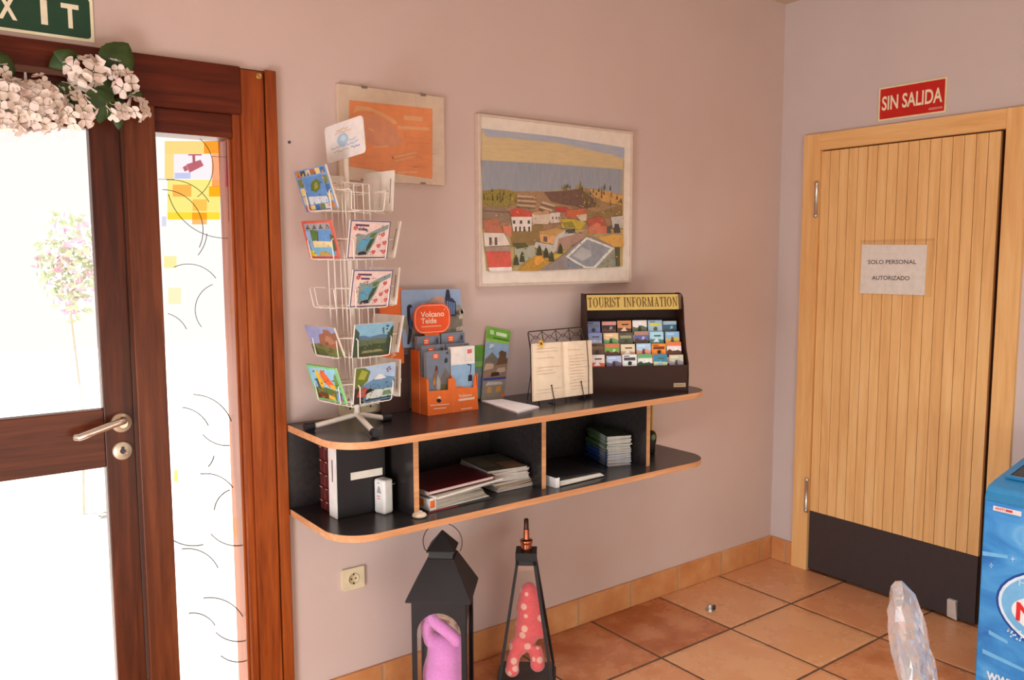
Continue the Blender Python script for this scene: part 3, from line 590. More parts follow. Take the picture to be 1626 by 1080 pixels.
b.disc(wS*0.46, hS*0.52, wS*0.15, flat((176, 204, 226), 0.7), z=0.0034, ry=hS*0.17); b.disc(wS*0.48, hS*0.55, wS*0.07, flat((206, 222, 232), 0.7), z=0.0038, ry=hS*0.08)
b.build('header_sign', rk)
# ---- postcards
def post_scene(b, w, h, kind, z):
    e = 0.00025
    def p(pts, c, k): b.poly([(u*w, v*h) for u, v in pts], flat(c, 0.45, 0.0, 0.1), z=z+e*k)
    if kind == 'island':
        p([(0, 0), (1, 0), (1, 1), (0, 1)], (120, 150, 200), 0); p([(0.22, 0.16), (0.80, 0.16), (0.80, 0.80), (0.22, 0.80)], (92, 140, 196), 1); p([(0.22, 0.16), (0.80, 0.16), (0.80, 0.3), (0.22, 0.36)], (206, 214, 220), 2)
        p([(0.38, 0.5), (0.5, 0.42), (0.66, 0.5), (0.72, 0.66), (0.62, 0.74), (0.48, 0.68), (0.40, 0.62)], (96, 116, 50), 3); p([(0.5, 0.5), (0.62, 0.54), (0.62, 0.66), (0.52, 0.62)], (160, 150, 70), 4)
        cs = [(200, 130, 60), (70, 80, 70), (206, 190, 150), (190, 90, 50), (226, 200, 120), (60, 110, 160), (120, 130, 70), (210, 205, 200)]
        for i in range(6):
            p([(0.04+i*0.155, 0.84), (0.18+i*0.155, 0.84), (0.18+i*0.155, 0.97), (0.04+i*0.155, 0.97)], cs[i], 1); p([(0.06+i*0.155, 0.84), (0.14+i*0.155, 0.84), (0.12+i*0.155, 0.92)], cs[(i+3) % 8], 2); p([(0.04+i*0.155, 0.02), (0.18+i*0.155, 0.02), (0.18+i*0.155, 0.14), (0.04+i*0.155, 0.14)], cs[(i+3) % 8], 1)
        for i in range(3): p([(0.04, 0.18+i*0.21), (0.18, 0.18+i*0.21), (0.18, 0.36+i*0.21), (0.04, 0.36+i*0.21)], cs[(i+1)*2], 1); p([(0.83, 0.18+i*0.21), (0.96, 0.18+i*0.21), (0.96, 0.36+i*0.21), (0.83, 0.36+i*0.21)], cs[i+4], 1)
    elif kind == 'beach':
        p([(0, 0), (1, 0), (1, 1), (0, 1)], (214, 92, 76), 0); p([(0.07, 0.06), (0.93, 0.06), (0.93, 0.94), (0.07, 0.94)], (96, 150, 206), 1); p([(0.07, 0.76), (0.93, 0.76), (0.93, 0.94), (0.07, 0.94)], (170, 160, 160), 2)
        for i in range(4): p([(0.1+i*0.22, 0.78), (0.26+i*0.22, 0.79), (0.2+i*0.22, 0.92)], (90, 92, 96), 3)
        p([(0.24, 0.30), (0.93, 0.30), (0.93, 0.44), (0.24, 0.48)], (232, 212, 160), 3); p([(0.24, 0.46), (0.4, 0.5), (0.5, 0.7), (0.36, 0.78), (0.24, 0.76)], (86, 124, 56), 4); p([(0.40, 0.46), (0.44, 0.46), (0.5, 0.72), (0.47, 0.72)], (110, 84, 56), 5)
        p([(0.07, 0.06), (0.93, 0.06), (0.93, 0.3), (0.07, 0.3)], (120, 180, 214), 2); p([(0.07, 0.06), (0.3, 0.06), (0.22, 0.2), (0.07, 0.24)], (226, 200, 70), 4); p([(0.34, 0.08), (0.8, 0.08), (0.66, 0.18), (0.45, 0.2)], (190, 160, 80), 4); p([(0.07, 0.3), (0.22, 0.3), (0.22, 0.74), (0.07, 0.74)], (150, 176, 214), 3); p([(0.86, 0.2), (0.97, 0.2), (0.97, 0.6), (0.86, 0.64)], (90, 100, 60), 4)
    elif kind in ('lips', 'lips2'):
        p([(0, 0), (1, 0), (1, 1), (0, 1)], (92, 92, 130), 0); p([(0.025, 0.03), (0.975, 0.03), (0.975, 0.97), (0.025, 0.97)], (236, 206, 196), 1)
        p([(0.18, 0.10), (0.48, 0.10), (0.62, 0.40), (0.70, 0.66), (0.95, 0.80), (0.95, 0.92), (0.62, 0.76), (0.40, 0.62), (0.18, 0.66)], (140, 156, 150), 2); p([(0.2, 0.22), (0.36, 0.2), (0.5, 0.44), (0.52, 0.56), (0.3, 0.5)], (96, 160, 190), 3); p([(0.42, 0.12), (0.54, 0.3), (0.64, 0.56), (0.52, 0.5), (0.44, 0.3)], (70, 84, 60), 4); p([(0.24, 0.08), (0.46, 0.10), (0.42, 0.2), (0.26, 0.16)], (50, 52, 56), 5); p([(0.52, 0.66), (0.68, 0.7), (0.6, 0.56), (0.5, 0.56)], (96, 120, 60), 4)
        b.line([(w*0.12, h*0.88), (w*0.46, h*0.87)], 0.006, flat((104, 70, 96), 0.5), z=z+e*3); b.line([(w*0.2, h*0.77), (w*0.42, h*0.76)], 0.006, flat((104, 70, 96), 0.5), z=z+e*3)
        for u, v in ((0.82, 0.64), (0.88, 0.42), (0.74, 0.34), (0.62, 0.17), (0.88, 0.18), (0.13, 0.8)):
            p([(u-0.055, v), (u-0.03, v+0.05), (u, v+0.03), (u+0.03, v+0.06), (u+0.055, v+0.01), (u+0.02, v-0.055), (u-0.02, v-0.055)], (208, 84, 80), 6); p([(u-0.03, v), (u+0.03, v+0.01), (u, v-0.015)], (232, 190, 180), 7)
    elif kind == 'castle':
        p([(0, 0), (1, 0), (1, 1), (0, 1)], (150, 156, 196), 0); p([(0, 0), (1, 0), (1, 0.44), (0.6, 0.5), (0.36, 0.42), (0, 0.36)], (110, 118, 62), 1); p([(0.34, 0.42), (0.40, 0.72), (0.58, 0.80), (0.6, 0.92), (0.8, 0.92), (0.86, 0.80), (1, 0.86), (1, 0.3), (0.6, 0.26)], (150, 100, 76), 2); p([(0.56, 0.55), (0.64, 0.72), (0.8, 0.7), (0.9, 0.5), (0.7, 0.4)], (176, 120, 90), 3); p([(0, 0), (0.5, 0), (0.4, 0.2), (0, 0.26)], (84, 96, 50), 3)
    elif kind == 'valley':
        p([(0, 0), (1, 0), (1, 1), (0, 1)], (140, 186, 210), 0); p([(0, 0), (1, 0), (1, 0.60), (0.7, 0.66), (0.4, 0.6), (0.2, 0.66), (0, 0.6)], (96, 124, 150), 1); p([(0, 0), (1, 0), (1, 0.50), (0.6, 0.54), (0, 0.5)], (104, 116, 84), 2); p([(0, 0), (1, 0), (1, 0.34), (0.5, 0.38), (0, 0.3)], (70, 84, 54), 3); p([(0.2, 0.1), (0.8, 0.12), (0.7, 0.2), (0.25, 0.18)], (150, 140, 96), 4)
        p([(0.82, 0.06), (1, 0.06), (1, 0.92), (0.94, 0.84), (0.86, 0.62)], (62, 76, 58), 4); p([(0, 0.1), (0.08, 0.1), (0.12, 0.74), (0, 0.9)], (70, 88, 70), 4)
        for i in range(9): u = rnd.uniform(0.7, 0.98); v = rnd.uniform(0.5, 0.95); p([(u-0.03, v), (u, v+0.03), (u+0.03, v), (u, v-0.04)], (80, 98, 76), 5)
    elif kind == 'parrots':
        p([(0, 0), (1, 0), (1, 1), (0, 1)], (130, 206, 120), 0); p([(0.04, 0.05), (0.96, 0.05), (0.96, 0.95), (0.04, 0.95)], (150, 206, 230), 1); p([(0.04, 0.05), (0.96, 0.05), (0.96, 0.3), (0.5, 0.4), (0.04, 0.36)], (96, 120, 60), 2)
        p([(0.4, 0.78), (0.47, 0.92), (0.56, 0.86), (0.82, 0.46), (0.78, 0.34), (0.6, 0.42), (0.46, 0.56)], (236, 106, 50), 3); p([(0.62, 0.5), (0.82, 0.5), (0.8, 0.34), (0.66, 0.4)], (236, 180, 60), 4); p([(0.26, 0.86), (0.34, 0.9), (0.4, 0.7), (0.46, 0.5), (0.36, 0.34), (0.26, 0.5)], (240, 190, 50), 4); p([(0.2, 0.62), (0.27, 0.64), (0.3, 0.36), (0.2, 0.3)], (60, 92, 120), 4)
        p([(0.1, 0.06), (0.5, 0.06), (0.46, 0.22), (0.14, 0.26)], (110, 66, 40), 3); p([(0.46, 0.08), (0.7, 0.05), (0.68, 0.16), (0.5, 0.2)], (236, 180, 70), 4); p([(0.74, 0.06), (0.95, 0.06), (0.95, 0.2), (0.8, 0.3)], (120, 160, 226), 4); p([(0.8, 0.42), (0.96, 0.4), (0.94, 0.86), (0.86, 0.76)], (110, 150, 60), 3); p([(0.84, 0.1), (0.95, 0.08), (0.9, 0.18)], (220, 80, 90), 5)
    elif kind == 'volcano':
        p([(0, 0), (1, 0), (1, 1), (0, 1)], (176, 198, 222), 0); p([(0, 0), (1, 0), (1, 0.6), (0.8, 0.66), (0.6, 0.72), (0.4, 0.6), (0.2, 0.5), (0, 0.5)], (110, 146, 176), 1); p([(0.46, 0.62), (0.58, 0.76), (0.68, 0.72), (0.78, 0.62), (0.62, 0.6)], (236, 226, 222), 2); p([(0.3, 0.08), (1, 0.08), (1, 0.3), (0.3, 0.34)], (216, 216, 208), 2); p([(0.7, 0.12), (0.95, 0.12), (0.9, 0.24), (0.74, 0.26)], (120, 150, 110), 3)
        p([(0, 0.3), (0.12, 0.44), (0.3, 0.6), (0.36, 0.86), (0.22, 0.98), (0, 1)], (110, 122, 50), 3); p([(0.06, 0.7), (0.22, 0.66), (0.3, 0.86), (0.14, 0.94)], (170, 170, 70), 4); p([(0, 0), (0.24, 0), (0.2, 0.4), (0, 0.46)], (66, 50, 46), 4); p([(0.06, 0.2), (0.26, 0.16), (0.38, 0.34), (0.22, 0.46), (0.1, 0.4)], (196, 90, 76), 5); p([(0.26, 0.24), (0.44, 0.3), (0.42, 0.4), (0.3, 0.36)], (50, 40, 40), 6); p([(0.28, 0.04), (0.98, 0.04), (0.98, 0.08), (0.28, 0.09)], (60, 70, 80), 4)
        for u, v in ((0.78, 0.86), (0.83, 0.9), (0.8, 0.8), (0.86, 0.84)): p([(u-0.03, v), (u, v+0.03), (u+0.03, v), (u, v-0.03)], (150, 80, 110), 5)
    elif kind == 'back':
        pass
    if kind in ('castle', 'valley', 'parrots', 'volcano', 'beach', 'island', 'lips', 'lips2'):
        pal = {'castle': [(96, 104, 56), (126, 110, 70), (140, 96, 70)], 'valley': [(84, 100, 66), (120, 128, 96), (64, 78, 52)], 'parrots': [(80, 110, 60), (220, 150, 60), (130, 90, 50)], 'volcano': [(80, 96, 60), (150, 150, 110), (90, 110, 130)], 'beach': [(90, 110, 60), (200, 190, 150), (150, 170, 190)], 'island': [(110, 130, 150), (190, 160, 110), (90, 90, 60)], 'lips': [(120, 130, 120), (200, 160, 150), (90, 120, 130)]}.get(kind, [(120, 130, 120), (200, 160, 150), (90, 120, 130)])
        for i in range(34):
            u, v = rnd.uniform(0.1, 0.9), rnd.uniform(0.08, 0.5 if kind in ('castle', 'valley', 'volcano') else 0.9); r_ = rnd.uniform(0.008, 0.03)
            p([(u-r_, v), (u+r_*rnd.uniform(0.3, 1), v-r_*0.8), (u+r_, v+r_*rnd.uniform(0, 1)), (u-r_*0.2, v+r_)], rnd.choice(pal), 8)
    if kind == 'back':
        p([(0, 0), (1, 0), (1, 1), (0, 1)], (236, 220, 204), 0)
def postcard(az, tier, kind, label, w=0.146, h=0.112, lean=13, roll=0.0, dx=0.0, thick=0.006, edge=None):
    n = Vector((math.cos(R_(az)), math.sin(R_(az)), 0)); x = Vector((0, 0, 1)).cross(n)
    up = az_*math.cos(R_(lean))+n*math.sin(R_(lean)); nn_ = x.cross(up).normalized()
    O = A0+az_*(zb[tier]+0.0028)+n*(rad(az)+0.038)+x*(dx-(0.006 if az == 190 else 0.0))
    xr = x*math.cos(R_(roll))+up*math.sin(R_(roll)); yr = up*math.cos(R_(roll))-x*math.sin(R_(roll))
    M = frame(O, xr, yr, nn_) @ T(-w/2, 0, 0)
    b = MB(M); b.box((0, 0, -thick), (w, h, 0), edge or M_PAPER); post_scene(b, w, h, kind, 0.0003)
    if az == 10: b.poly([(w*0.06, h*0.2), (w*0.06, h*0.8), (w*0.09, h*0.8), (w*0.09, h*0.2)], flat((150, 130, 124), 0.7), z=-thick-0.0003); b.poly([(w*0.4, h*0.1), (w*0.4, h*0.9), (w*0.41, h*0.9), (w*0.41, h*0.1)], flat((206, 190, 176), 0.7), z=-thick-0.0003)
    return tag(b.build('postcard', origin=O), label, 'postcard', 'postcards in the wire rack')
postcard(190, 0, 'island', 'postcard of a green island ringed by tiny photos, blue border, top tier of the rack', h=0.128, w=0.172, roll=3, lean=15, dx=-0.004)
postcard(190, 1, 'beach', 'red-bordered postcard with palm beach and blue sky, second tier of the rack', h=0.116, edge=flat((222, 130, 110), 0.6), w=0.158)
postcard(190, 3, 'castle', 'postcard of a brown rock rising from a meadow, fourth tier of the rack', h=0.098, lean=20, w=0.158)
postcard(190, 4, 'parrots', 'green-bordered postcard with orange and yellow parrots, bottom tier of the rack', h=0.118, lean=17, edge=flat((170, 214, 150), 0.6), w=0.158)
postcard(280, 1, 'lips', 'pink lipstick-kiss postcard with a coast, in the second tier of the rack', h=0.116, w=0.15)
postcard(280, 2, 'lips2', 'pink lipstick-kiss postcard with a coast, in the third tier of the rack', h=0.116, w=0.15, roll=-1)
postcard(280, 3, 'valley', 'postcard of a green valley below blue hills, fourth tier of the rack', h=0.104)
postcard(280, 4, 'volcano', 'postcard of a snowy volcano with a red car and tree, bottom tier of the rack', h=0.118, w=0.152, roll=2)
for k, nm in enumerate(('topmost', 'second', 'third', 'fourth', 'lowest')):
    postcard(10, k, 'back', 'white card back at the far right of the rack, %s tier' % nm, h=0.128 if k == 0 else 0.12, w=0.155, lean=(6, 16, 10, 14, 4)[k], dx=-0.006)
postcard(100, 0, 'back', 'beige card back behind the top tier of the rack', h=0.12)

# ---- orange brochure display
VF = -0.172
on4 = lambda y: (lambda pts: [PY(620+u/4.5, 440+v/4.5, y) for u, v in pts])
vd_ = thing('brochure_display', 'orange cardboard brochure display with volcano cable-car backing card', 'brochure display', (-2.06, -0.11, ZT))
def yplate(b, pts, th, m):   # plate of points in one y plane, given thickness backwards
    n = len(pts); q_ = [p.copy() for p in pts]+[p+Vector((0, th, 0)) for p in pts]
    b.add(q_, [tuple(range(n)), tuple(range(n, 2*n))[::-1]], m); b.add(q_, [(i, n+i, n+(i+1) % n, (i+1) % n) for i in range(n)], m)
def zfix(pts, z=ZT+0.0005): return [Vector((p.x, p.y, max(p.z, z))) for p in pts]
f4 = on4(VF)
fx0 = f4([(268, 900)])[0].x; fx1 = f4([(628, 900)])[0].x; fxm = f4([(447, 900)])[0].x
b = MB(); fp_ = zfix(f4([(268, 1002), (445, 980), (630, 956), (610, 702), (598, 704), (594, 786), (470, 795), (462, 728), (432, 724), (414, 728), (412, 806), (276, 816), (272, 740), (258, 730)])); yplate(b, fp_, 0.003, M_ORANGE)
M_LO = flat((246, 206, 176), 0.6)
def P4(b, pts, y, m, dy): b.add([p+Vector((0, dy, 0)) for p in on4(y)(pts)], [tuple(range(len(pts)))], m)
P4(b, [(328, 880), (338, 868), (352, 870), (364, 884), (352, 898), (336, 896)], VF, M_BLACK, -0.0006); P4(b, [(330, 868), (350, 850), (364, 862), (350, 870)], VF, M_LO, -0.0006)
for (u0, v0, u1, v1, w_) in ((284, 918, 420, 908, 6), (308, 942, 398, 934, 7), (504, 944, 582, 934, 7), (486, 880, 600, 864, 16)): P4(b, [(u0, v0-w_/2), (u1, v1-w_/2), (u1, v1+w_/2), (u0, v0+w_/2)], VF, M_LO, -0.0006)
P4(b, [(444, 735), (449, 735), (454, 978), (447, 979)], VF, flat((226, 130, 70), 0.5), -0.0005)
p_ = f4([(486, 862), (580, 838)]); b.text('Volcano', p_[0].x, p_[0].z, p_[1].x-p_[0].x, 0.011, M_LO, frame((0, VF-0.0008, 0), (1, 0, 0), (0, 0, 1), (0, -1, 0)), bold=0.02)
b.build('front_panel', vd_)
zsd = PY(646, 556, -0.07).z
side = [(-0.060, ZT+0.0005), (-0.060, zsd), (-0.114, zsd), (-0.118, fp_[-1].z+0.004), (-0.169, fp_[-1].z), (-0.169, ZT+0.0005)]
for x, nm in ((fx0, 'side_panel'), (fx1-0.003, 'side_panel'), (fxm-0.0015, 'divider_panel')):
    b = MB(frame((x, 0, 0), (0, 1, 0), (0, 0, 1), (1, 0, 0))); b.prism(side, 0.003, M_ORANGE)
    if nm == 'side_panel' and x == fx0: b.line([(-0.118, ZT), (-0.119, zsd)], 0.003, M_LO, z=-0.0005)
    b.build(nm, vd_)
b = MB(); b.box((fx0+0.004, -0.168, ZT+0.0005), (fx1-0.004, -0.060, ZT+0.004), M_ORANGE); b.build('tray_floor', vd_)
BY = -0.050
f4b = on4(BY)
bc = zfix(f4b([(75, 92), (498, 85), (518, 500), (520, 930), (150, 955), (150, 505), (88, 505)])); bc[3].z = bc[4].z = ZT+0.0005; bc[3].x = bc[2].x; bc[4].x = bc[5].x = fx0+0.012
b = MB(); yplate(b, bc, 0.004, flat((150, 170, 200), 0.5))
def Q4(pts, c, k): P4(b, pts, BY, flat(c, 0.5, 0.0, 0.1), -0.0004*k)
Q4([(100, 300), (300, 150), (380, 140), (400, 200), (500, 200), (516, 430), (120, 470)], (150, 140, 130), 1); Q4([(270, 180), (340, 130), (390, 150), (380, 190)], (206, 160, 140), 2); Q4([(420, 280), (510, 220), (516, 400), (430, 390)], (128, 118, 104), 2)
for a in range(7): u = 430+rnd.uniform(0, 70); v = 230+rnd.uniform(0, 140); Q4([(u, v), (u+22, v-14), (u+30, v+14), (u+6, v+24)], rnd.choice([(176, 160, 140), (196, 180, 160), (96, 90, 84)]), 3)
Q4([(398, 90), (418, 90), (428, 150), (390, 150)], (44, 48, 70), 3); Q4([(385, 150), (440, 150), (466, 180), (466, 280), (420, 280), (400, 200)], (52, 62, 92), 4)
for a in range(4): Q4([(400+a*16, 170+a*4), (410+a*16, 172+a*4), (412+a*14, 270), (404+a*14, 262)], (120, 150, 190), 5)
Q4([(118, 210), (130, 196), (150, 200), (152, 214), (138, 222), (142, 300), (156, 330), (152, 400), (134, 480), (118, 480), (130, 360), (118, 290)], (40, 44, 64), 4); Q4([(132, 300), (156, 320), (152, 380), (134, 360)], (60, 110, 170), 5); Q4([(80, 290), (116, 280), (122, 330), (100, 380), (84, 360)], (150, 150, 130), 3)
b.build('backing_card', vd_)
b = MB(); w0 = PY(604, 470, BY).x; zt0 = PY(622, 458, BY).z; zb0 = PY(622, 579, BY).z
b.box((w0, BY+0.0045, zb0), (bc[0].x+0.01, BY+0.0085, zt0), M_ORANGE)
for i, ch in enumerate('Volcano'): b.text(ch, 0.004+i*0.021, 0.0, 0.017, 0.020, M_LO, frame((bc[0].x-0.020, BY+0.004, zb0+0.02), (0, 0, 1), (-1, 0, 0), (0, -1, 0)), bold=0.02)
wg = b.build('side_wing', vd_)
b = MB(); b.box((w0, BY+0.009, ZT+0.0005), (bc[0].x+0.03, BY+0.013, zb0+0.03), flat((78, 52, 44), 0.6)); b.build('back_strut', vd_)
py_ = -0.092; s0, s1 = on4(py_)([(168, 412), (428, 186)])
b = MB(frame((0, py_, 0), (1, 0, 0), (0, 0, 1), (0, -1, 0))); W_, H_ = s1.x-s0.x, s1.z-s0.z
b.prism([(s0.x+u, s0.z+v) for u, v in rrect(0, 0, W_, H_, W_*0.27, 7)], 0.003, flat((236, 84, 36), 0.45), T(0, 0, -0.003))
o_ = [(s0.x+u, s0.z+v) for u, v in rrect(W_*0.04, H_*0.05, W_*0.96, H_*0.95, W_*0.23, 7)]; b.line(o_+[o_[0]], 0.0018, M_LO, z=0.0003)
b.text('Volcano', s0.x+W_*0.18, s0.z+H_*0.56, W_*0.64, H_*0.19, M_LO, z=0.0006, bold=0.025); b.text('Teide', s0.x+W_*0.19, s0.z+H_*0.34, W_*0.42, H_*0.19, M_LO, z=0.0006, bold=0.025); b.rect(s0.x+W_*0.2, s0.z+H_*0.22, s0.x+W_*0.74, s0.z+H_*0.27, flat((240, 150, 116), 0.5), z=0.0006); b.disc(s0.x+W_*0.83, s0.z+H_*0.79, 0.0022, flat((250, 206, 80), 0.5), z=0.0006)
b.box((s0.x+W_*0.3, s0.z-0.03, -0.006), (s0.x+W_*0.7, s0.z+0.02, -0.0032), M_ORANGE)
b.build('name_plaque', vd_)
def brochure(xa, xc, vt, y, kind, label):
    a, = on4(y)([(330, vt)]); a.x = xa; t_ = a.z; z0 = ZT+0.0045; w_, h_ = xc-xa, t_-z0
    b = MB(frame((a.x, y, z0), (1, 0, 0), (0, 0, 1), (0, -1, 0))); b.box((0, 0, -0.020), (w_, h_, 0), flat((150, 152, 158), 0.6) if kind != 'white' else M_PAPER)
    R = lambda pts, cc, k: b.poly([(p[0]*w_, p[1]*h_) for p in pts], flat(cc, 0.45, 0.0, 0.1), z=0.0003*k)
    if kind == 'white':
        R([(0, 0), (1, 0), (1, 1), (0, 1)], (236, 222, 212), 1); R([(0, 0), (1, 0), (1, 0.72), (0, 0.72)], (150, 180, 206), 2); R([(0.15, 0.30), (0.6, 0.30), (0.4, 0.40), (0.2, 0.38)], (206, 150, 130), 3)
        R([(0.70, 0.44), (0.88, 0.44), (0.88, 0.54), (0.72, 0.54)], (40, 42, 50), 3); R([(0.78, 0.54), (0.81, 0.54), (0.86, 0.70), (0.68, 0.72), (0.68, 0.70), (0.82, 0.69)], (40, 42, 50), 3); R([(0.68, 0.88), (0.88, 0.89), (0.87, 0.95), (0.69, 0.95)], (220, 100, 90), 3)
        for v in (0.80, 0.77): R([(0.56, v), (0.94, v), (0.94, v+0.006), (0.56, v+0.006)], (214, 196, 190), 3)
    else:
        R([(0, 0), (1, 0), (1, 1), (0, 1)], (120, 126, 138), 1)
        if kind == 'hiker':
            R([(0.45, 0.45), (0.8, 0.72), (1, 0.6), (1, 0.3), (0.4, 0.3)], (116, 104, 98), 2); R([(0.35, 0.3), (1, 0.3), (1, 0.44), (0.6, 0.46)], (96, 90, 60), 3); R([(0.28, 0.40), (0.36, 0.42), (0.40, 0.60), (0.50, 0.66), (0.48, 0.74), (0.40, 0.76), (0.33, 0.68), (0.26, 0.62)], (130, 96, 76), 4); R([(0.34, 0.68), (0.46, 0.70), (0.46, 0.76), (0.38, 0.78)], (96, 56, 50), 5); R([(0.42, 0.3), (0.56, 0.3), (0.58, 0.52), (0.46, 0.62), (0.40, 0.5)], (170, 160, 150), 5); R([(0.26, 0.5), (0.34, 0.6), (0.36, 0.5), (0.3, 0.44)], (200, 130, 60), 5); R([(0.76, 0.80), (0.9, 0.81), (0.9, 0.87), (0.84, 0.89), (0.77, 0.86)], (48, 50, 58), 4); R([(0.82, 0.98), (0.92, 0.98), (0.94, 0.94), (0.84, 0.95)], (60, 62, 72), 4)
        else: R([(0.62, 0.86), (0.92, 0.84), (0.94, 0.98), (0.8, 0.99)], (104, 108, 120), 2); R([(0.8, 0.90), (0.92, 0.90), (0.92, 0.96), (0.82, 0.96)], (60, 62, 72), 3)
        R([(0.26, 0.88), (0.52, 0.885), (0.52, 0.97), (0.27, 0.97)], (232, 92, 46), 4)
        for v in (0.935, 0.905): R([(0.30, v), (0.46, v), (0.46, v+0.014), (0.30, v+0.014)], (246, 210, 190), 5)
    tag(b.build('brochure', origin=(a.x+w_/2, y, z0)), label, 'brochure', 'brochures in the orange display')
brochure(fx0+0.005, fxm-0.003, 532, -0.158, 'hiker', 'grey brochure with a hiker in the left front pocket of the orange display')
brochure(fxm+0.003, fx1-0.005, 512, -0.158, 'white', 'white-topped cable-car brochure in the right front pocket of the orange display')
brochure(fx0+0.006, fxm-0.003, 487, -0.126, 'grey', 'grey brochure directly behind the hiker brochure in the orange display')
brochure(fxm+0.004, fx1-0.006, 490, -0.126, 'grey', 'grey brochure directly behind the white cable-car brochure')
brochure(fx0+0.006, fxm-0.003, 418, -0.096, 'grey', 'rear left grey brochure below the orange plaque')
brochure(fxm+0.004, fx1-0.006, 408, -0.096, 'grey', 'rear right grey brochure below the orange plaque')

# ---- green brochures leaning on the wall
def wallleaf(px, y0, name, label, cols):
    p0 = Vector((-1.8, y0, ZT)); n = Vector((0, -1, 0.10)).normalized()
    q_ = [PP(u, v, p0, n) for u, v in px]; q_[2].z = max(q_[2].z, ZT+0.001); q_[3].z = max(q_[3].z, ZT+0.001)
    X = (q_[2]-q_[3]).normalized(); Y = n.cross(X).normalized(); M = frame(q_[3], X, Y, n); lp = [loc2(M, p) for p in q_]
    b = MB(M); b.prism([lp[3], lp[2], lp[1], lp[0]], 0.003, M_PAPER, T(0, 0, -0.003))
    def bl(u, v): a = (1-v); return tuple((lp[3][i]*(1-u)+lp[2][i]*u)*a+(lp[0][i]*(1-u)+lp[1][i]*u)*v for i in (0, 1))
    for k, (pts, c) in enumerate(cols): b.poly([bl(u, v) for u, v in pts], flat(c, 0.45, 0.0, 0.1), z=0.0003+0.0002*k)
    tag(b.build(name, origin=(q_[3]+q_[2])/2), label, 'brochure')
FULL = [(0, 0), (1, 0), (1, 1), (0, 1)]
cols = [(FULL, (150, 176, 206)), ([(0, 0.80), (1, 0.80), (1, 1), (0, 1)], (112, 176, 60)), ([(0, 0.80), (1, 0.80), (1, 0.835), (0, 0.835)], (150, 196, 80)), ([(0.3, 0.855), (0.95, 0.845), (0.95, 0.86), (0.3, 0.87)], (60, 96, 40)), ([(0.4, 0.90), (0.85, 0.895), (0.85, 0.945), (0.4, 0.95)], (214, 232, 190)), ([(0.14, 0.9), (0.3, 0.9), (0.3, 0.96), (0.14, 0.96)], (190, 222, 160)),
        ([(0, 0.55), (0.3, 0.66), (0.55, 0.58), (1, 0.6), (1, 0.3), (0, 0.3)], (120, 112, 100)), ([(0.5, 0.44), (0.62, 0.62), (0.58, 0.66), (0.68, 0.70), (0.9, 0.68), (0.92, 0.6), (0.98, 0.55), (0.95, 0.4)], (110, 80, 60)), ([(0, 0.30), (1, 0.30), (1, 0.52), (0.5, 0.48), (0.2, 0.54), (0, 0.46)], (150, 120, 100)), ([(0, 0.40), (0.4, 0.44), (0.4, 0.5), (0.06, 0.5)], (200, 170, 150)), ([(0.5, 0.36), (0.95, 0.4), (0.9, 0.46), (0.6, 0.44)], (196, 166, 146)), ([(0.3, 0.32), (0.7, 0.34), (0.66, 0.39), (0.34, 0.38)], (70, 52, 44)),
        ([(0, 0.27), (1, 0.29), (1, 0.32), (0, 0.30)], (74, 66, 140)), ([(0, 0), (1, 0), (1, 0.28), (0, 0.26)], (150, 136, 120)), ([(0.2, 0.1), (0.4, 0.1), (0.4, 0.18), (0.22, 0.18)], (206, 150, 84)), ([(0.6, 0.1), (0.85, 0.1), (0.82, 0.2), (0.62, 0.18)], (210, 156, 76)), ([(0.1, 0.2), (0.9, 0.21), (0.8, 0.25), (0.2, 0.25)], (196, 186, 176)), ([(0.85, 0.02), (1, 0.02), (1, 0.08), (0.88, 0.08)], (230, 110, 50)), ([(0.12, 0.70), (0.3, 0.73), (0.34, 0.77), (0.16, 0.77)], (206, 214, 220))]
wallleaf([(773, 518), (811, 526), (799, 633.5), (764.5, 638)], -0.040, 'brochure', 'green-topped brochure with a rock tower, leaning on the wall, the front one', cols)
wallleaf([(751, 549), (789, 547), (796, 630), (757, 633)], -0.028, 'brochure', 'green brochure mostly hidden behind the rock-tower brochure', [(FULL, (110, 130, 120)), ([(0, 0.74), (1, 0.74), (1, 1), (0, 1)], (96, 150, 50)), ([(0, 0.6), (1, 0.6), (1, 0.7), (0, 0.7)], (120, 170, 70)), ([(0, 0.2), (1, 0.2), (1, 0.4), (0, 0.42)], (104, 110, 150))])
# ---- white sheets
pq2 = [PZ(u, v, ZT+0.0005) for u, v in ((765, 639), (797, 636), (856, 648), (821, 657))]
b = MB(); b.prism([(p.x, p.y) for p in pq2][::-1], 0.006, flat((240, 228, 222), 0.7), T(0, 0, ZT+0.0005)); tag(b.build('paper_stack'), 'thin pile of white papers lying on the black shelf top', 'papers')

# ---- guest book on a wire stand
GO = PZ(847, 640, ZT+0.013); GX_ = PZ(942, 626, ZT+0.013); gx = (GX_-GO); gx.z = 0; GW = gx.length; gx.normalize()
gl = R_(13); gback = Vector((0, 0, 1)).cross(gx); gup = Vector((0, 0, 1))*math.cos(gl)+gback*math.sin(gl); gn = gx.cross(gup).normalized()
MG = frame(GO, gx, gup, gn)
def G(px, py, off=0.0): v = MG.inverted() @ PP(px, py, GO+gn*off, gn); return (v.x, v.y)
gtl = G(844.6, 546); gtr = G(938.6, 540.5); gbr = G(940.6, 625); gbl = G(846.6, 638); gm0 = ((gbl[0]*0.48+gbr[0]*0.52), (gbl[1]+gbr[1])/2); gm1 = ((gtl[0]*0.5+gtr[0]*0.5), (gtl[1]+gtr[1])/2)
st = thing('book_stand', 'dark wire book stand holding the open guest book', 'book stand', tuple(GO))
M_DW = flat((66, 54, 50), 0.45, 0.4)
b = MB(MG); fl0 = G(838, 527, -0.016); fr0 = G(923, 519.5, -0.016); B0 = -0.016
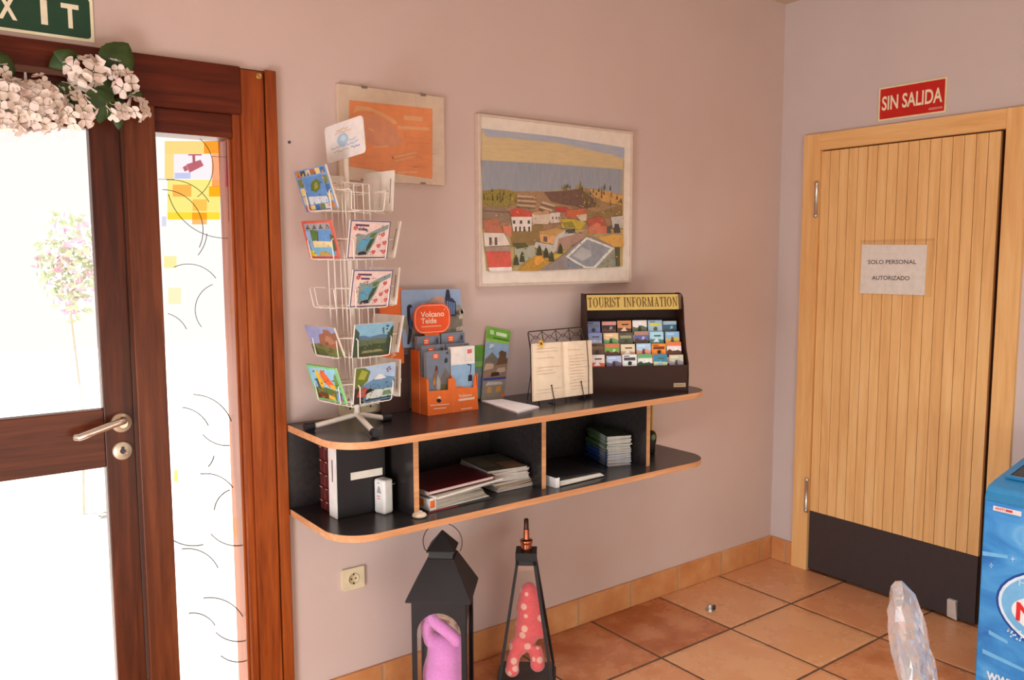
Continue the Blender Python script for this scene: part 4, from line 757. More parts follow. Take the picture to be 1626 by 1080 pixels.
fb = -0.0090
b.tube([(fl0[0]+0.004, fb, B0), (fl0[0], fl0[1]-0.006, B0), (fl0[0]+0.004, fl0[1], B0), (fr0[0]-0.004, fr0[1], B0), (fr0[0], fr0[1]-0.006, B0), (fr0[0], fb, B0)], 0.0024, M_DW, seg=6)
nx = 4
for i in range(1, nx): u = fl0[0]+(fr0[0]-fl0[0])*i/nx; b.tube([(u, fb, B0), (u, fl0[1]+(fr0[1]-fl0[1])*i/nx, B0)], 0.0016, M_DW, seg=6)
for i in range(nx):
    u0 = fl0[0]+(fr0[0]-fl0[0])*i/nx; u1 = fl0[0]+(fr0[0]-fl0[0])*(i+1)/nx; vt = fl0[1]-0.003
    b.tube([(u0, vt, B0), ((u0*3+u1)/4, vt-0.012, B0), ((u0+u1)/2, vt-0.028, B0), ((u0+3*u1)/4, vt-0.012, B0), (u1, vt, B0)], 0.0013, M_DW, seg=5); b.tube([(u0, vt-0.04, B0), ((u0+u1)/2, vt-0.014, B0), (u1, vt-0.04, B0)], 0.0013, M_DW, seg=5)
    for v in (0.05, 0.10, 0.15): b.tube([(u0, v, B0), ((u0+u1)/2, v+0.02, B0), (u1, v, B0)], 0.0012, M_DW, seg=5)
b.build('wire_back', st)
for sgn, u in ((1, fl0[0]+0.02), (1, fr0[0]-0.03)):
    a = MG @ Vector((u, 0.006, B0)); c = a+gback*0.085; c.z = ZT+0.0035; t0 = MG @ Vector((u, fl0[1]*0.75, B0))
    b = MB(); b.tube([a, c, t0], 0.002, M_DW, seg=6); b.build('back_leg', st)
for px, v in ((877, 612), (924, 606)):
    hk = G(px, v, 0.016); a = MG @ Vector((hk[0], 0.001, B0)); e_ = MG @ Vector((hk[0], -0.0005, 0.020)); a.z = e_.z = ZT+0.0022; tpk = MG @ Vector((hk[0], hk[1], 0.012))
    b = MB(); b.tube([a, e_, e_+(tpk-e_)*0.1, tpk], 0.0018, M_DW, seg=6); b.ell(tuple(tpk), (0.0032, 0.0032, 0.0032), M_DW, seg=8, rings=6); b.build('page_hook', st)
bk = thing('guest_book', 'open guest book with handwritten cream pages standing on the shelf', 'book', tuple(MG @ Vector((gm0[0], gm0[1], 0))))
M_PG = flat((236, 210, 180), 0.75); M_SC = flat((218, 180, 156), 0.8); M_SC2 = flat((204, 172, 150), 0.8)
def pages(c0, c1, c2, c3, flip):
    b = MB(MG); n_ = 8
    def zz(u): return 0.003+0.007*math.sin(math.pi*min(1, (u if not flip else 1-u)*1.0)**0.6)*1.0
    vs = []
    for i in range(n_+1):
        u = i/n_
        for v in (0, 1):
            x = (c0[0]*(1-u)+c1[0]*u)*(1-v)+(c3[0]*(1-u)+c2[0]*u)*v; y = (c0[1]*(1-u)+c1[1]*u)*(1-v)+(c3[1]*(1-u)+c2[1]*u)*v
            vs += [(x, y, zz(u)), (x, y, -0.006)]
    fs = []
    for i in range(n_):
        a = i*4; c = a+4; fs += [(a, c, c+2, a+2), (a+1, a+3, c+3, c+1), (a, a+1, c+1, c), (a+2, c+2, c+3, a+3)]
    fs += [(0, 2, 3, 1), (n_*4, n_*4+1, n_*4+3, n_*4+2)]
    b.add(vs, fs, M_PG, None, False)
    for k in range(15):
        v = 0.90-k*0.055
        if rnd.random() < 0.15: continue
        u0 = 0.10+rnd.uniform(0, 0.06); u1 = rnd.uniform(0.55, 0.92); pts = []
        for j in range(13):
            u = u0+(u1-u0)*j/12; vv = v+rnd.uniform(-0.006, 0.006)
            pts.append(((c0[0]*(1-u)+c1[0]*u)*(1-vv)+(c3[0]*(1-u)+c2[0]*u)*vv, (c0[1]*(1-u)+c1[1]*u)*(1-vv)+(c3[1]*(1-u)+c2[1]*u)*vv, zz(u)+0.0014))
        b.tube(pts, 0.00055, M_SC if not flip or k < 4 else M_SC2, seg=4)
    return b
pages(gbl, gm0, gm1, gtl, True).build('page_block', bk); pages(gm0, gbr, gtr, gm1, False).build('page_block', bk)
b = MB(MG); b.prism([(gbl[0]-0.002, max(gbl[1]-0.001, 0.0)), (gbr[0]+0.002, max(gbr[1]-0.001, 0.0)), (gtr[0]+0.002, gtr[1]+0.002), (gtl[0]-0.002, gtl[1]+0.002)], 0.003, M_BLACK, T(0, 0, -0.0095)); b.build('cover', bk)
eb0, eb1 = G(932.5, 538, 0.01), G(936, 626, 0.01)
b = MB(MG); b.tube([(eb1[0], max(eb1[1], 0.001), 0.006), ((eb0[0]+eb1[0])/2, (eb0[1]+eb1[1])/2, 0.0115), (eb0[0], eb0[1]+0.001, 0.006)], 0.0014, M_BLACK, seg=6); b.build('elastic_band', bk)
sf = G(859, 546, 0.012); MSF = MG @ T(sf[0], sf[1], 0.0125)
t = thing('sunflower_clip', 'small yellow sunflower clip on the top left of the guest book', 'clip', tuple(MSF.translation))
b = MB(MSF)
for k in range(12):
    a = k*30; b.poly([(0.003*math.cos(R_(a)), 0.003*math.sin(R_(a)), 0.001), (0.010*math.cos(R_(a-13)), 0.011*math.sin(R_(a-13)), 0.003), (0.016*math.cos(R_(a)), 0.018*math.sin(R_(a)), 0.001), (0.010*math.cos(R_(a+13)), 0.011*math.sin(R_(a+13)), 0.003)], flat((236, 190, 40), 0.6))
b.build('petals', t); b = MB(MSF); b.ell((0, 0, 0.0015), (0.005, 0.0055, 0.003), flat((120, 56, 30), 0.8), seg=12, rings=8); b.build('flower_centre', t)

# ---- tourist information dispenser
DA = R_(-28); dxv = Vector((math.cos(DA), math.sin(DA), 0)); dyv = Vector((-math.sin(DA), math.cos(DA), 0))
DFR = PZ(1095, 623, ZT); DW = 0.405
DFR = DFR+dyv*0.012; MD = frame(DFR-dxv*DW, dxv, dyv, (0, 0, 1))
M_DK = flat((58, 31, 21), 0.4, 0.0, 0.06, 0.15); M_DK2 = flat((42, 24, 18), 0.5, 0.0, 0.06, 0.15)
dp = thing('leaflet_dispenser', 'dark brown TOURIST INFORMATION leaflet dispenser at the right of the shelf', 'leaflet dispenser', tuple(MD @ Vector((DW/2, 0, 0))))
prof = [(0, 0), (-0.002, 0.07), (0.002, 0.115), (0.03, 0.17), (0.058, 0.27), (0.070, 0.34), (0.080, 0.372), (0.096, 0.386), (0.115, 0.390), (0.155, 0.390), (0.155, 0)]
for x in (0, DW-0.005):
    b = MB(MD @ frame((x, 0, 0), (0, 1, 0), (0, 0, 1), (1, 0, 0))); b.prism(prof, 0.005, M_DK); b.build('side_panel', dp, bevel=0.001)
b = MB(MD); b.box((0.005, 0.148, 0.0), (DW-0.005, 0.155, 0.388), M_DK2); b.build('back_panel', dp)
b = MB(MD); b.box((0.005, 0.002, 0.0), (DW-0.005, 0.008, 0.108), M_DK); b.build('front_panel', dp)
b = MB(MD); zp = 0.104
for i in range(4):
    y = 0.010+0.026*i; z = 0.064+0.043*i
    b.box((0.005, y, z), (DW-0.005, y+0.026, z+0.003), M_DK2); b.box((0.005, y+0.022, z), (DW-0.005, y+0.026, z+0.045), M_DK2)
b.build('stepped_tray', dp)
hz0, hz1, hy = 0.326, 0.386, 0.072
b = MB(MD); b.hexa([(0.006, hy-0.004, hz0), (DW-0.022, hy-0.004, hz0), (DW-0.022, hy, hz0), (0.006, hy, hz0), (0.006, hy+0.010, hz1), (DW-0.022, hy+0.010, hz1), (DW-0.022, hy+0.014, hz1), (0.006, hy+0.014, hz1)], flat((206, 172, 92), 0.4))
# hand-cut serif capitals
def serif(b, word, x0, y0, w_, h_, m, M, z):
    U = {'T': 0.82, 'O': 0.98, 'U': 0.95, 'R': 0.92, 'I': 0.42, 'S': 0.66, 'N': 0.98, 'F': 0.74, 'M': 1.2, 'A': 0.95, ' ': 0.55}
    tot = sum(U[c] for c in word); k = w_/tot; x = x0; S = 0.17*h_*0.72; th = 0.05*h_
    for c in word:
        cw = U[c]*k; a = x+cw*0.07; e = x+cw*0.93; md = (a+e)/2
        R = lambda xa, ya, xb, yb: b.rect(xa, y0+ya*h_, xb, y0+yb*h_, m, M, z)
        st_ = lambda xx, ya=0.0, yb=1.0: (R(xx-S/2, ya, xx+S/2, yb),)
        sf_ = lambda xx, yy: (R(xx-S*1.0, yy, xx+S*1.0, yy+0.05),)
        if c == 'T': st_(md); sf_(md, 0); R(a, 0.93, e, 1); R(a, 0.78, a+th, 1); R(e-th, 0.78, e, 1)
        elif c == 'I': st_(md); sf_(md, 0); sf_(md, 0.95)
        elif c == 'O':
            n_ = 24; ro, ri = (e-a)/2, (e-a)/2-S
            for j in range(n_):
                t0, t1 = 2*math.pi*j/n_, 2*math.pi*(j+1)/n_
                b.poly([(md+ro*math.cos(t0), y0+h_*(0.5+0.51*math.sin(t0))), (md+ro*math.cos(t1), y0+h_*(0.5+0.51*math.sin(t1))), (md+ri*math.cos(t1), y0+h_*(0.5+0.45*math.sin(t1))), (md+ri*math.cos(t0), y0+h_*(0.5+0.45*math.sin(t0)))], m, M, z)
        elif c == 'U':
            l_, r_ = a+S*0.9, e-S*0.6; st_(l_, 0.3, 1); R(r_-th/2, 0.3, r_+th/2, 1); sf_(l_, 0.95); R(r_-S*0.8, 0.95, r_+S*0.8, 1)
            for j in range(10):
                t0, t1 = math.pi+math.pi*j/10, math.pi+math.pi*(j+1)/10; mx_ = (l_+r_)/2; ro = (r_-l_)/2+S*0.4; ri = (r_-l_)/2-S*0.35
                b.poly([(mx_+ro*math.cos(t0), y0+h_*(0.3+0.31*math.sin(t0))), (mx_+ro*math.cos(t1), y0+h_*(0.3+0.31*math.sin(t1))), (mx_+ri*math.cos(t1), y0+h_*(0.3+0.25*math.sin(t1))), (mx_+ri*math.cos(t0), y0+h_*(0.3+0.25*math.sin(t0)))], m, M, z)
        elif c in 'RF':
            l_ = a+S*0.9; st_(l_); sf_(l_, 0); R(a, 0.95, l_+S, 1)
            if c == 'F': R(l_, 0.94, e, 1); R(e-th, 0.76, e, 1); R(l_, 0.48, e-cw*0.18, 0.54); R(e-cw*0.18-th, 0.40, e-cw*0.18, 0.62)
            else:
                R(l_, 0.94, md, 1); R(l_, 0.46, md, 0.52)
                for j in range(8):
                    t0, t1 = -math.pi/2+math.pi*j/8, -math.pi/2+math.pi*(j+1)/8; ro, ri = (e-md)*0.92, (e-md)*0.92-S*0.9
                    b.poly([(md+ro*math.cos(t0), y0+h_*(0.73+0.27*math.sin(t0))), (md+ro*math.cos(t1), y0+h_*(0.73+0.27*math.sin(t1))), (md+ri*math.cos(t1), y0+h_*(0.73+0.21*math.sin(t1))), (md+ri*math.cos(t0), y0+h_*(0.73+0.21*math.sin(t0)))], m, M, z)
                b.poly([(md-S*0.4, y0+h_*0.48), (e-S*0.7, y0), (e+S*0.3, y0), (md+S*0.6, y0+h_*0.48)], m, M, z)
        elif c == 'S':
            pts = [(e-cw*0.08, 0.80), (md+cw*0.12, 0.97), (md-cw*0.14, 0.96), (a+cw*0.10, 0.80), (a+cw*0.16, 0.64), (md, 0.53), (e-cw*0.14, 0.40), (e-cw*0.08, 0.22), (md+cw*0.12, 0.04), (md-cw*0.12, 0.03), (a+cw*0.06, 0.20)]
            ws = [0.4, 0.4, 0.4, 0.7, 1, 1.15, 1, 0.7, 0.4, 0.4, 0.4]
            for j in range(10): b.line([(pts[j][0], y0+h_*pts[j][1]), (pts[j+1][0], y0+h_*pts[j+1][1])], S*(ws[j]+ws[j+1])/2, m, M, z)
            R(e-cw*0.10, 0.72, e-cw*0.10+th, 1); R(a, 0, a+th, 0.28)
        elif c == 'N':
            l_, r_ = a+S*0.8, e-S*0.6; R(l_-th/2, 0, l_+th/2, 1); R(r_-th/2, 0, r_+th/2, 1); b.poly([(l_-S*0.5, y0+h_), (r_-S*0.35, y0), (r_+th/2, y0), (l_+S*0.6, y0+h_)], m, M, z); R(l_-S*0.8, 0, l_+S*0.8, 0.05); R(r_-S*0.8, 0.95, r_+S*0.8, 1)
        elif c == 'M':
            l_, r_ = a+S*0.7, e-S*0.8; R(l_-th/2, 0, l_+th/2, 1); st_(r_); b.poly([(l_-S*0.4, y0+h_), (md-S*0.3, y0), (md+S*0.2, y0), (l_+S*0.7, y0+h_)], m, M, z); b.line([(md, y0+h_*0.02), (r_, y0+h_)], th, m, M, z); R(l_-S*0.8, 0, l_+S*0.8, 0.05); sf_(r_, 0); sf_(r_, 0.95)
        elif c == 'A':
            b.line([(md, y0+h_), (a+S*0.7, y0)], th, m, M, z); b.poly([(md-S*0.45, y0+h_), (e-S*1.2, y0), (e-S*0.1, y0), (md+S*0.3, y0+h_)], m, M, z); R(md-cw*0.2, 0.3, md+cw*0.2, 0.36); R(a, 0, a+S*1.6, 0.05); R(e-S*1.9, 0, e+S*0.2, 0.05)
        x += cw
tilt = math.atan2(0.014, hz1-hz0)
MH = frame((0.006, hy-0.0046, hz0), (1, 0, 0), (0, math.sin(tilt), math.cos(tilt)), (0, -math.cos(tilt), math.sin(tilt)))
serif(b, 'TOURIST INFORMATION', 0.003, 0.012, DW-0.034, 0.039, flat((104, 74, 36), 0.5), MH, 0.0006)
b.build('header_board', dp)
b = MB(MD); b.hexa([(DW-0.0215, hy+0.002, hz0), (DW-0.006, hy+0.006, hz0), (DW-0.006, hy+0.009, hz0), (DW-0.0215, hy+0.006, hz0), (DW-0.0215, hy+0.012, hz1), (DW-0.006, hy+0.012, hz1), (DW-0.006, hy+0.015, hz1), (DW-0.0215, hy+0.015, hz1)], flat((110, 80, 60), 0.3)); b.build('header_end', dp)
b = MB(MD); b.box((DW-0.062, 0.0005, 0.020), (DW-0.012, 0.0019, 0.036), flat((176, 146, 110), 0.4)); b.rect(0, 0, 0.04, 0.0015, M_INK, frame((DW-0.058, 0.0, 0.028), (1, 0, 0), (0, 0, 1), (0, -1, 0))); b.build('maker_plate', dp)
# 4 rows of 6 small leaflets (bottom row first, left to right)
rows = [
 [((236, 214, 206), (214, 96, 70), 'red and white'), ((176, 190, 220), (110, 90, 110), 'pale blue with a figure'), ((230, 226, 222), (70, 66, 70), 'black and white patterned'), ((232, 222, 212), (96, 170, 110), 'white with a green stripe'), ((60, 130, 160), (200, 210, 160), 'teal blue'), ((196, 190, 160), (150, 140, 150), 'pale olive')],
 [((96, 68, 50), (120, 90, 66), 'brown'), ((120, 160, 70), (210, 120, 80), 'green with orange dots'), ((226, 204, 170), (196, 150, 120), 'cream'), ((176, 204, 224), (220, 150, 130), 'sky blue'), ((240, 140, 40), (120, 50, 30), 'bright orange'), ((234, 216, 210), (224, 120, 80), 'white with an orange band')],
 [((140, 150, 190), (190, 190, 200), 'lilac blue'), ((230, 190, 140), (110, 160, 100), 'peach with green square'), ((90, 84, 70), (150, 150, 110), 'dark olive'), ((100, 96, 150), (176, 130, 110), 'violet'), ((170, 210, 222), (90, 120, 110), 'pale aqua'), ((140, 180, 214), (224, 180, 80), 'blue with yellow lettering')],
 [((120, 126, 176), (110, 120, 130), 'dusty blue'), ((62, 40, 36), (214, 150, 140), 'dark maroon'), ((214, 140, 90), (90, 56, 40), 'orange brown'), ((234, 226, 220), (96, 106, 80), 'white with hills'), ((160, 190, 214), (214, 206, 90), 'light blue with a yellow top'), ((50, 100, 130), (170, 190, 200), 'dark teal')]]
nmr = ('bottom row', 'second row up', 'third row up', 'top row')
nmc = ('first from left', 'second from left', 'third from left', 'third from right', 'second from right', 'last on the right')
def ordn(c): return nmc[c]
for i in range(4):
    for j in range(6):
        c0, c1, desc = rows[i][j]; y = 0.0125+0.026*i; z = 0.0675+0.043*i; x = 0.010+j*0.0642; h_ = 0.083+rnd.uniform(-0.003, 0.004); w_ = 0.058+rnd.uniform(-0.002, 0.002)
        le = R_(8); M = MD @ frame((x+rnd.uniform(-0.001, 0.002), y, z), (1, 0, 0), (0, math.sin(le), math.cos(le)), (0, -math.cos(le), math.sin(le)))
        b = MB(M); b.box((0, 0, -0.008), (w_, h_, -0.0045), M_PAPER); zz = -0.0042
        R = lambda pts, cc, k: b.poly([(p[0]*w_, p[1]*h_) for p in pts], flat(cc, 0.45, 0.0, 0.1), z=zz+0.0002*k)
        R(FULL, c0, 0); v0 = 0.5; kd = (i*6+j) % 4
        lt = tuple(min(255, int(v*0.5+128)) for v in c0); dk = tuple(int(v*0.45) for v in c1)
        if kd == 0: R([(0, 0.3), (1, 0.3), (1, 0.62), (0, 0.66)], c1, 1); R([(0.3, 0.78), (0.8, 0.78), (0.8, 0.84), (0.3, 0.84)], dk, 2); R([(0.2, 0.5), (0.5, 0.7), (0.7, 0.5)], lt, 3)
        elif kd == 1: R([(0, 0.3), (1, 0.3), (1, 0.66), (0.6, 0.76), (0.3, 0.64), (0, 0.7)], c1, 1); R([(0.36, 0.5), (0.6, 0.5), (0.56, 0.72), (0.44, 0.76)], dk, 2); R([(0.1, 0.86), (0.6, 0.86), (0.6, 0.91), (0.1, 0.91)], lt, 2)
        elif kd == 2: R([(0.1, 0.72), (0.9, 0.72), (0.9, 0.86), (0.1, 0.86)], c1, 1); R([(0.4, 0.5), (0.62, 0.5), (0.66, 0.64), (0.5, 0.7), (0.36, 0.62)], dk, 2); R([(0.1, 0.9), (0.5, 0.9), (0.5, 0.94), (0.1, 0.94)], dk, 2)
        else: R([(0, 0.82), (1, 0.82), (1, 1), (0, 1)], c1, 1); R([(0, 0.3), (1, 0.3), (1, 0.56), (0.66, 0.66), (0.4, 0.58), (0.2, 0.68), (0, 0.6)], dk, 1); R([(0.5, 0.6), (0.7, 0.62), (0.74, 0.74), (0.56, 0.76)], lt, 2)
        tag(b.build('leaflet', origin=M.translation), 'small %s leaflet, dispenser %s, %s' % (desc, nmr[i], ordn(j)), 'leaflet', 'small leaflets in the tourist dispenser')

# ================================================================== INSIDE THE SHELF
z0 = ZB+0.0005
M_RED = flat((92, 30, 28), 0.4); M_GOLD = flat((190, 160, 130), 0.4, 0.3)
for i, (y, lab) in enumerate(((-0.088, 'dark red ribbed leather volume in the left bay, nearer the back panel'), (-0.130, 'dark red ribbed leather volume between the white spine and its twin'))):
    t = thing('leather_volume', lab, 'book', (-2.42, y, z0), 'red leather volumes in the left bay')
    b = MB(); b.box((-2.515, y-0.018, z0), (-2.340, y+0.018, z0+0.238), M_RED); b.build('cover', t, bevel=0.004)
    for k in range(5):
        b = MB(); z = z0+0.03+k*0.044; b.box((-2.5185, y-0.0165, z), (-2.5135, y+0.0165, z+0.006), M_RED); b.box((-2.5192, y-0.006, z+0.001), (-2.5186, y+0.006, z+0.005), M_GOLD); b.build('spine_rib', t)
t = thing('box_file', 'upright box file with white slotted spine and black sides in the left bay', 'file', (-2.43, -0.19, z0))
b = MB(); b.box((-2.519, -0.2115, z0), (-2.350, -0.158, z0+0.243), flat((34, 28, 30), 0.5)); b.build('case', t, bevel=0.002)
b = MB(); b.box((-2.523, -0.2115, z0+0.0005), (-2.5195, -0.158, z0+0.2435), M_WHITE); b.box((-2.5236, -0.190, z0+0.115), (-2.5231, -0.184, z0+0.185), M_INK); b.build('spine', t)
l0 = PY(557, 759, -0.2125); l1 = PY(607, 748, -0.2125)
b = MB(); b.box((l0.x, -0.2135, l0.z-0.008), (min(l1.x, -2.352), -0.2118, l0.z+0.016), M_PAPER); b.build('label_strip', t)
# plug-in device
P0 = PZ(594, 814, z0); P1 = PZ(611, 818.5, z0); xd = (P1-P0); xd.z = 0; PWd = xd.length; xd.normalize(); yd = Vector((0, 0, 1)).cross(xd)
M = frame(P0, xd, yd, (0, 0, 1)); hP = 0.112
t = thing('plug_in_device', 'white plug-in wall device standing on the lower shelf board', 'device', tuple(P0+xd*PWd/2+yd*0.02))
b = MB(M); b.box((0, 0, 0), (PWd, 0.040, hP), M_WHITE); b.build('housing', t, bevel=0.008, bseg=3)
MF_ = M @ frame((0, -0.0006, 0), (1, 0, 0), (0, 0, 1), (0, -1, 0))
b = MB(MF_); b.poly([(PWd*0.3, 0.068), (PWd*0.72, 0.068), (PWd*0.60, 0.088), (PWd*0.45, 0.092)], flat((170, 160, 166), 0.6)); b.rect(PWd*0.3, 0.056, PWd*0.6, 0.060, flat((214, 140, 150), 0.6)); b.rect(PWd*0.34, 0.048, PWd*0.62, 0.052, flat((222, 150, 160), 0.6)); b.rect(PWd*0.4, 0.1, PWd*0.55, 0.102, M_INK); b.build('printed_mark', t)
for dz in (0.0, 0.019):
    b = MB(M); b.tube([(PWd*0.5-0.009+dz, 0.039, 0.088), (PWd*0.5-0.009+dz, 0.060, 0.088)], 0.0024, M_STEEL, seg=8); b.build('plug_pin', t)
# ---- middle bay, left pile
def slab(name, M, x0, x1, y0, y1, za, zb_, mt, me, label, cat, group=None, bev=0.001):
    b = MB(M); b.box((x0, y0, za), (x1, y1, zb_), me); b.box((x0-0.0005, y0-0.0005, zb_), (x1+0.0005, y1+0.0005, zb_+0.0008), mt)
    return tag(b.build(name), label, cat, group)
Mp = T(-2.13, -0.20, z0) @ RZ(2)
b = MB(Mp); b.box((-0.135, -0.125, 0), (0.12, 0.10, 0.004), flat((70, 66, 56), 0.6)); b.box((-0.135, -0.1252, 0.0005), (-0.02, -0.125, 0.003), flat((190, 60, 56), 0.6)); tag(b.build('magazine'), 'thin dark magazine at the very bottom of the middle bay pile', 'magazine')
t = thing('ring_binder', 'white ring binder with orange spine label, stuffed with papers, middle bay', 'binder', (-2.13, -0.2, z0))
Mb = T(-2.135, -0.205, z0+0.0046) @ RZ(5)
b = MB(Mb); b.box((-0.13, -0.112, 0), (-0.127, 0.10, 0.040), M_WHITE); b.box((-0.13, -0.112, 0.0385), (0.125, 0.10, 0.040), flat((200, 190, 182), 0.6)); b.box((-0.13, -0.112, 0), (0.12, 0.10, 0.0015), M_WHITE); b.box((-0.13, -0.1125, 0), (-0.104, -0.112, 0.040), M_WHITE); b.build('cover', t)
b = MB(Mb); b.box((-0.1302, -0.08, 0.008), (-0.1298, -0.02, 0.033), M_ORANGE); b.box((-0.1285, -0.1131, 0.009), (-0.110, -0.1124, 0.033), M_ORANGE); b.build('spine_label', t)
b = MB(Mb)
for k in range(9): b.hexa([(-0.11+k*0.002, -0.109-rnd.uniform(0, 0.004), 0.0018+k*0.004), (0.115-k*0.003, -0.10, 0.0018+k*0.004), (0.115, 0.09, 0.0018+k*0.004), (-0.11, 0.09, 0.0018+k*0.004), (-0.11, -0.109, 0.0048+k*0.004), (0.115-k*0.003, -0.10-rnd.uniform(0, 0.008), 0.0048+k*0.004), (0.115, 0.09, 0.0048+k*0.004), (-0.11, 0.09, 0.0048+k*0.004)], flat((222, 208, 194), 0.7) if k % 3 else flat((206, 196, 180), 0.7))
b.build('papers', t)
slab('magazine', T(-2.105, -0.215, z0+0.0452) @ RZ(9) @ RY(-1.2), -0.15, 0.145, -0.11, 0.09, 0.0025, 0.0085, flat((222, 206, 190), 0.6), M_PAPER, 'cream magazine between the white binder and the red folder', 'magazine')
Mf = T(-2.125, -0.205, z0+0.0575) @ RZ(4) @ RY(-1.0)
t = thing('folder', 'dark red folder on top of the pile in the middle bay', 'folder', (-2.125, -0.205, z0+0.058))
b = MB(Mf); b.box((-0.14, -0.11, 0.0), (0.14, 0.10, 0.0012), flat((96, 22, 26), 0.4)); b.box((-0.14, -0.11, 0.011), (0.14, 0.10, 0.0125), flat((96, 22, 26), 0.35)); b.box((-0.1412, -0.11, 0), (-0.1395, 0.10, 0.0125), flat((200, 180, 170), 0.5)); b.build('cover', t)
b = MB(Mf); b.box((-0.137, -0.107, 0.0014), (0.132, 0.098, 0.0108), flat((226, 196, 186), 0.7)); b.build('papers', t)
sp = PZ(666, 821, z0)
b = MB(T(sp.x, sp.y, z0) @ RZ(25)); b.lathe([(0.004, 0), (0.019, 0.001), (0.024, 0.005), (0.021, 0.011), (0.012, 0.015), (0.002, 0.016)], flat((226, 200, 170), 0.6), seg=14); b.ell((0.012, 0.006, 0.012), (0.010, 0.007, 0.005), flat((236, 214, 190), 0.6), seg=10, rings=6); b.ell((-0.014, 0.002, 0.009), (0.012, 0.008, 0.005), flat((214, 176, 140), 0.6), seg=10, rings=6)
tag(b.build('sea_shell'), 'small cream shell in front of the first divider', 'shell')
# ---- middle bay, right pile of magazines
mags = [((120, 40, 44), 0.016, 4, 0.010, 'folded brown-edged newspaper lowest in the right pile'), ((176, 140, 76), 0.010, 9, 0.004, 'mustard brochure second from the bottom of the right pile'), ((120, 84, 110), 0.009, 6, -0.004, 'purple-edged magazine third from the bottom of the right pile'), ((226, 216, 210), 0.018, -2, -0.002, 'thick white catalogue in the middle of the right pile'), ((206, 196, 186), 0.008, -6, -0.004, 'pale magazine third from the top of the right pile'), ((190, 180, 170), 0.009, 3, -0.006, 'thin grey-edged magazine second from the top of the right pile'), ((110, 104, 88), 0.009, -3, -0.010, 'glossy dark-covered magazine topmost of the right pile')]
zc = z0
for k, (c, th, rz, dx, lab) in enumerate(mags):
    mt = flat(c, 0.45, 0.0, 0.2); me = flat((214, 200, 188), 0.7) if k != 1 else flat((180, 140, 84), 0.6)
    b = MB(T(-1.885+dx, -0.175, zc) @ RZ(-4+rz)); nl = max(2, int(th/0.003)); hl = (th-0.0012)/nl
    for q_ in range(nl): o = rnd.uniform(-0.003, 0.003); b.box((-0.078+o, -0.105+o*0.6, q_*hl), (0.078+o, 0.105+o*0.6, (q_+1)*hl-0.0003), me if q_ % 2 else flat((196, 182, 170), 0.7))
    b.box((-0.080, -0.107, th-0.0012), (0.080, 0.107, th-0.0002), mt)
    if k == 6: b.poly([(0.0, -0.09), (0.07, -0.10), (0.07, -0.02), (0.0, 0.0)], flat((176, 130, 100), 0.4), z=th); b.poly([(-0.07, -0.05), (-0.01, -0.06), (-0.01, 0.08), (-0.07, 0.08)], flat((140, 130, 110), 0.4), z=th)
    tag(b.build('magazine'), lab, 'magazine', 'magazines piled in the middle bay'); zc += th+0.0002
# ---- right bay
t = thing('ring_binder', 'black ring binder with white spine lying in the right bay', 'binder', (-1.64, -0.23, z0))
Mb = T(-1.632, -0.232, z0) @ RZ(3)
b = MB(Mb); b.box((-0.125, -0.118, 0), (0.125, 0.118, 0.0018), M_BLACK); b.hexa([(-0.125, -0.118, 0.034), (0.125, -0.118, 0.020), (0.125, 0.118, 0.020), (-0.125, 0.118, 0.034), (-0.125, -0.118, 0.036), (0.125, -0.118, 0.022), (0.125, 0.118, 0.022), (-0.125, 0.118, 0.036)], flat((40, 34, 34), 0.4)); b.build('cover', t)
b = MB(Mb); b.box((-0.128, -0.119, 0), (-0.1252, 0.118, 0.036), M_WHITE); b.box((-0.1252, -0.1195, 0), (-0.110, -0.1182, 0.036), M_WHITE); b.build('spine', t)
b = MB(Mb)
for k in range(5): za = 0.002+k*0.0033; b.hexa([(-0.10, -0.112, za), (0.12-k*0.004, -0.112-rnd.uniform(0, 0.006), za*0.8), (0.12, 0.11, za*0.8), (-0.10, 0.11, za), (-0.10, -0.112, za+0.0042), (0.12-k*0.004, -0.112, za*0.8+0.0028), (0.12, 0.11, za*0.8+0.0028), (-0.10, 0.11, za+0.0042)], M_PAPER)
b.build('papers', t)
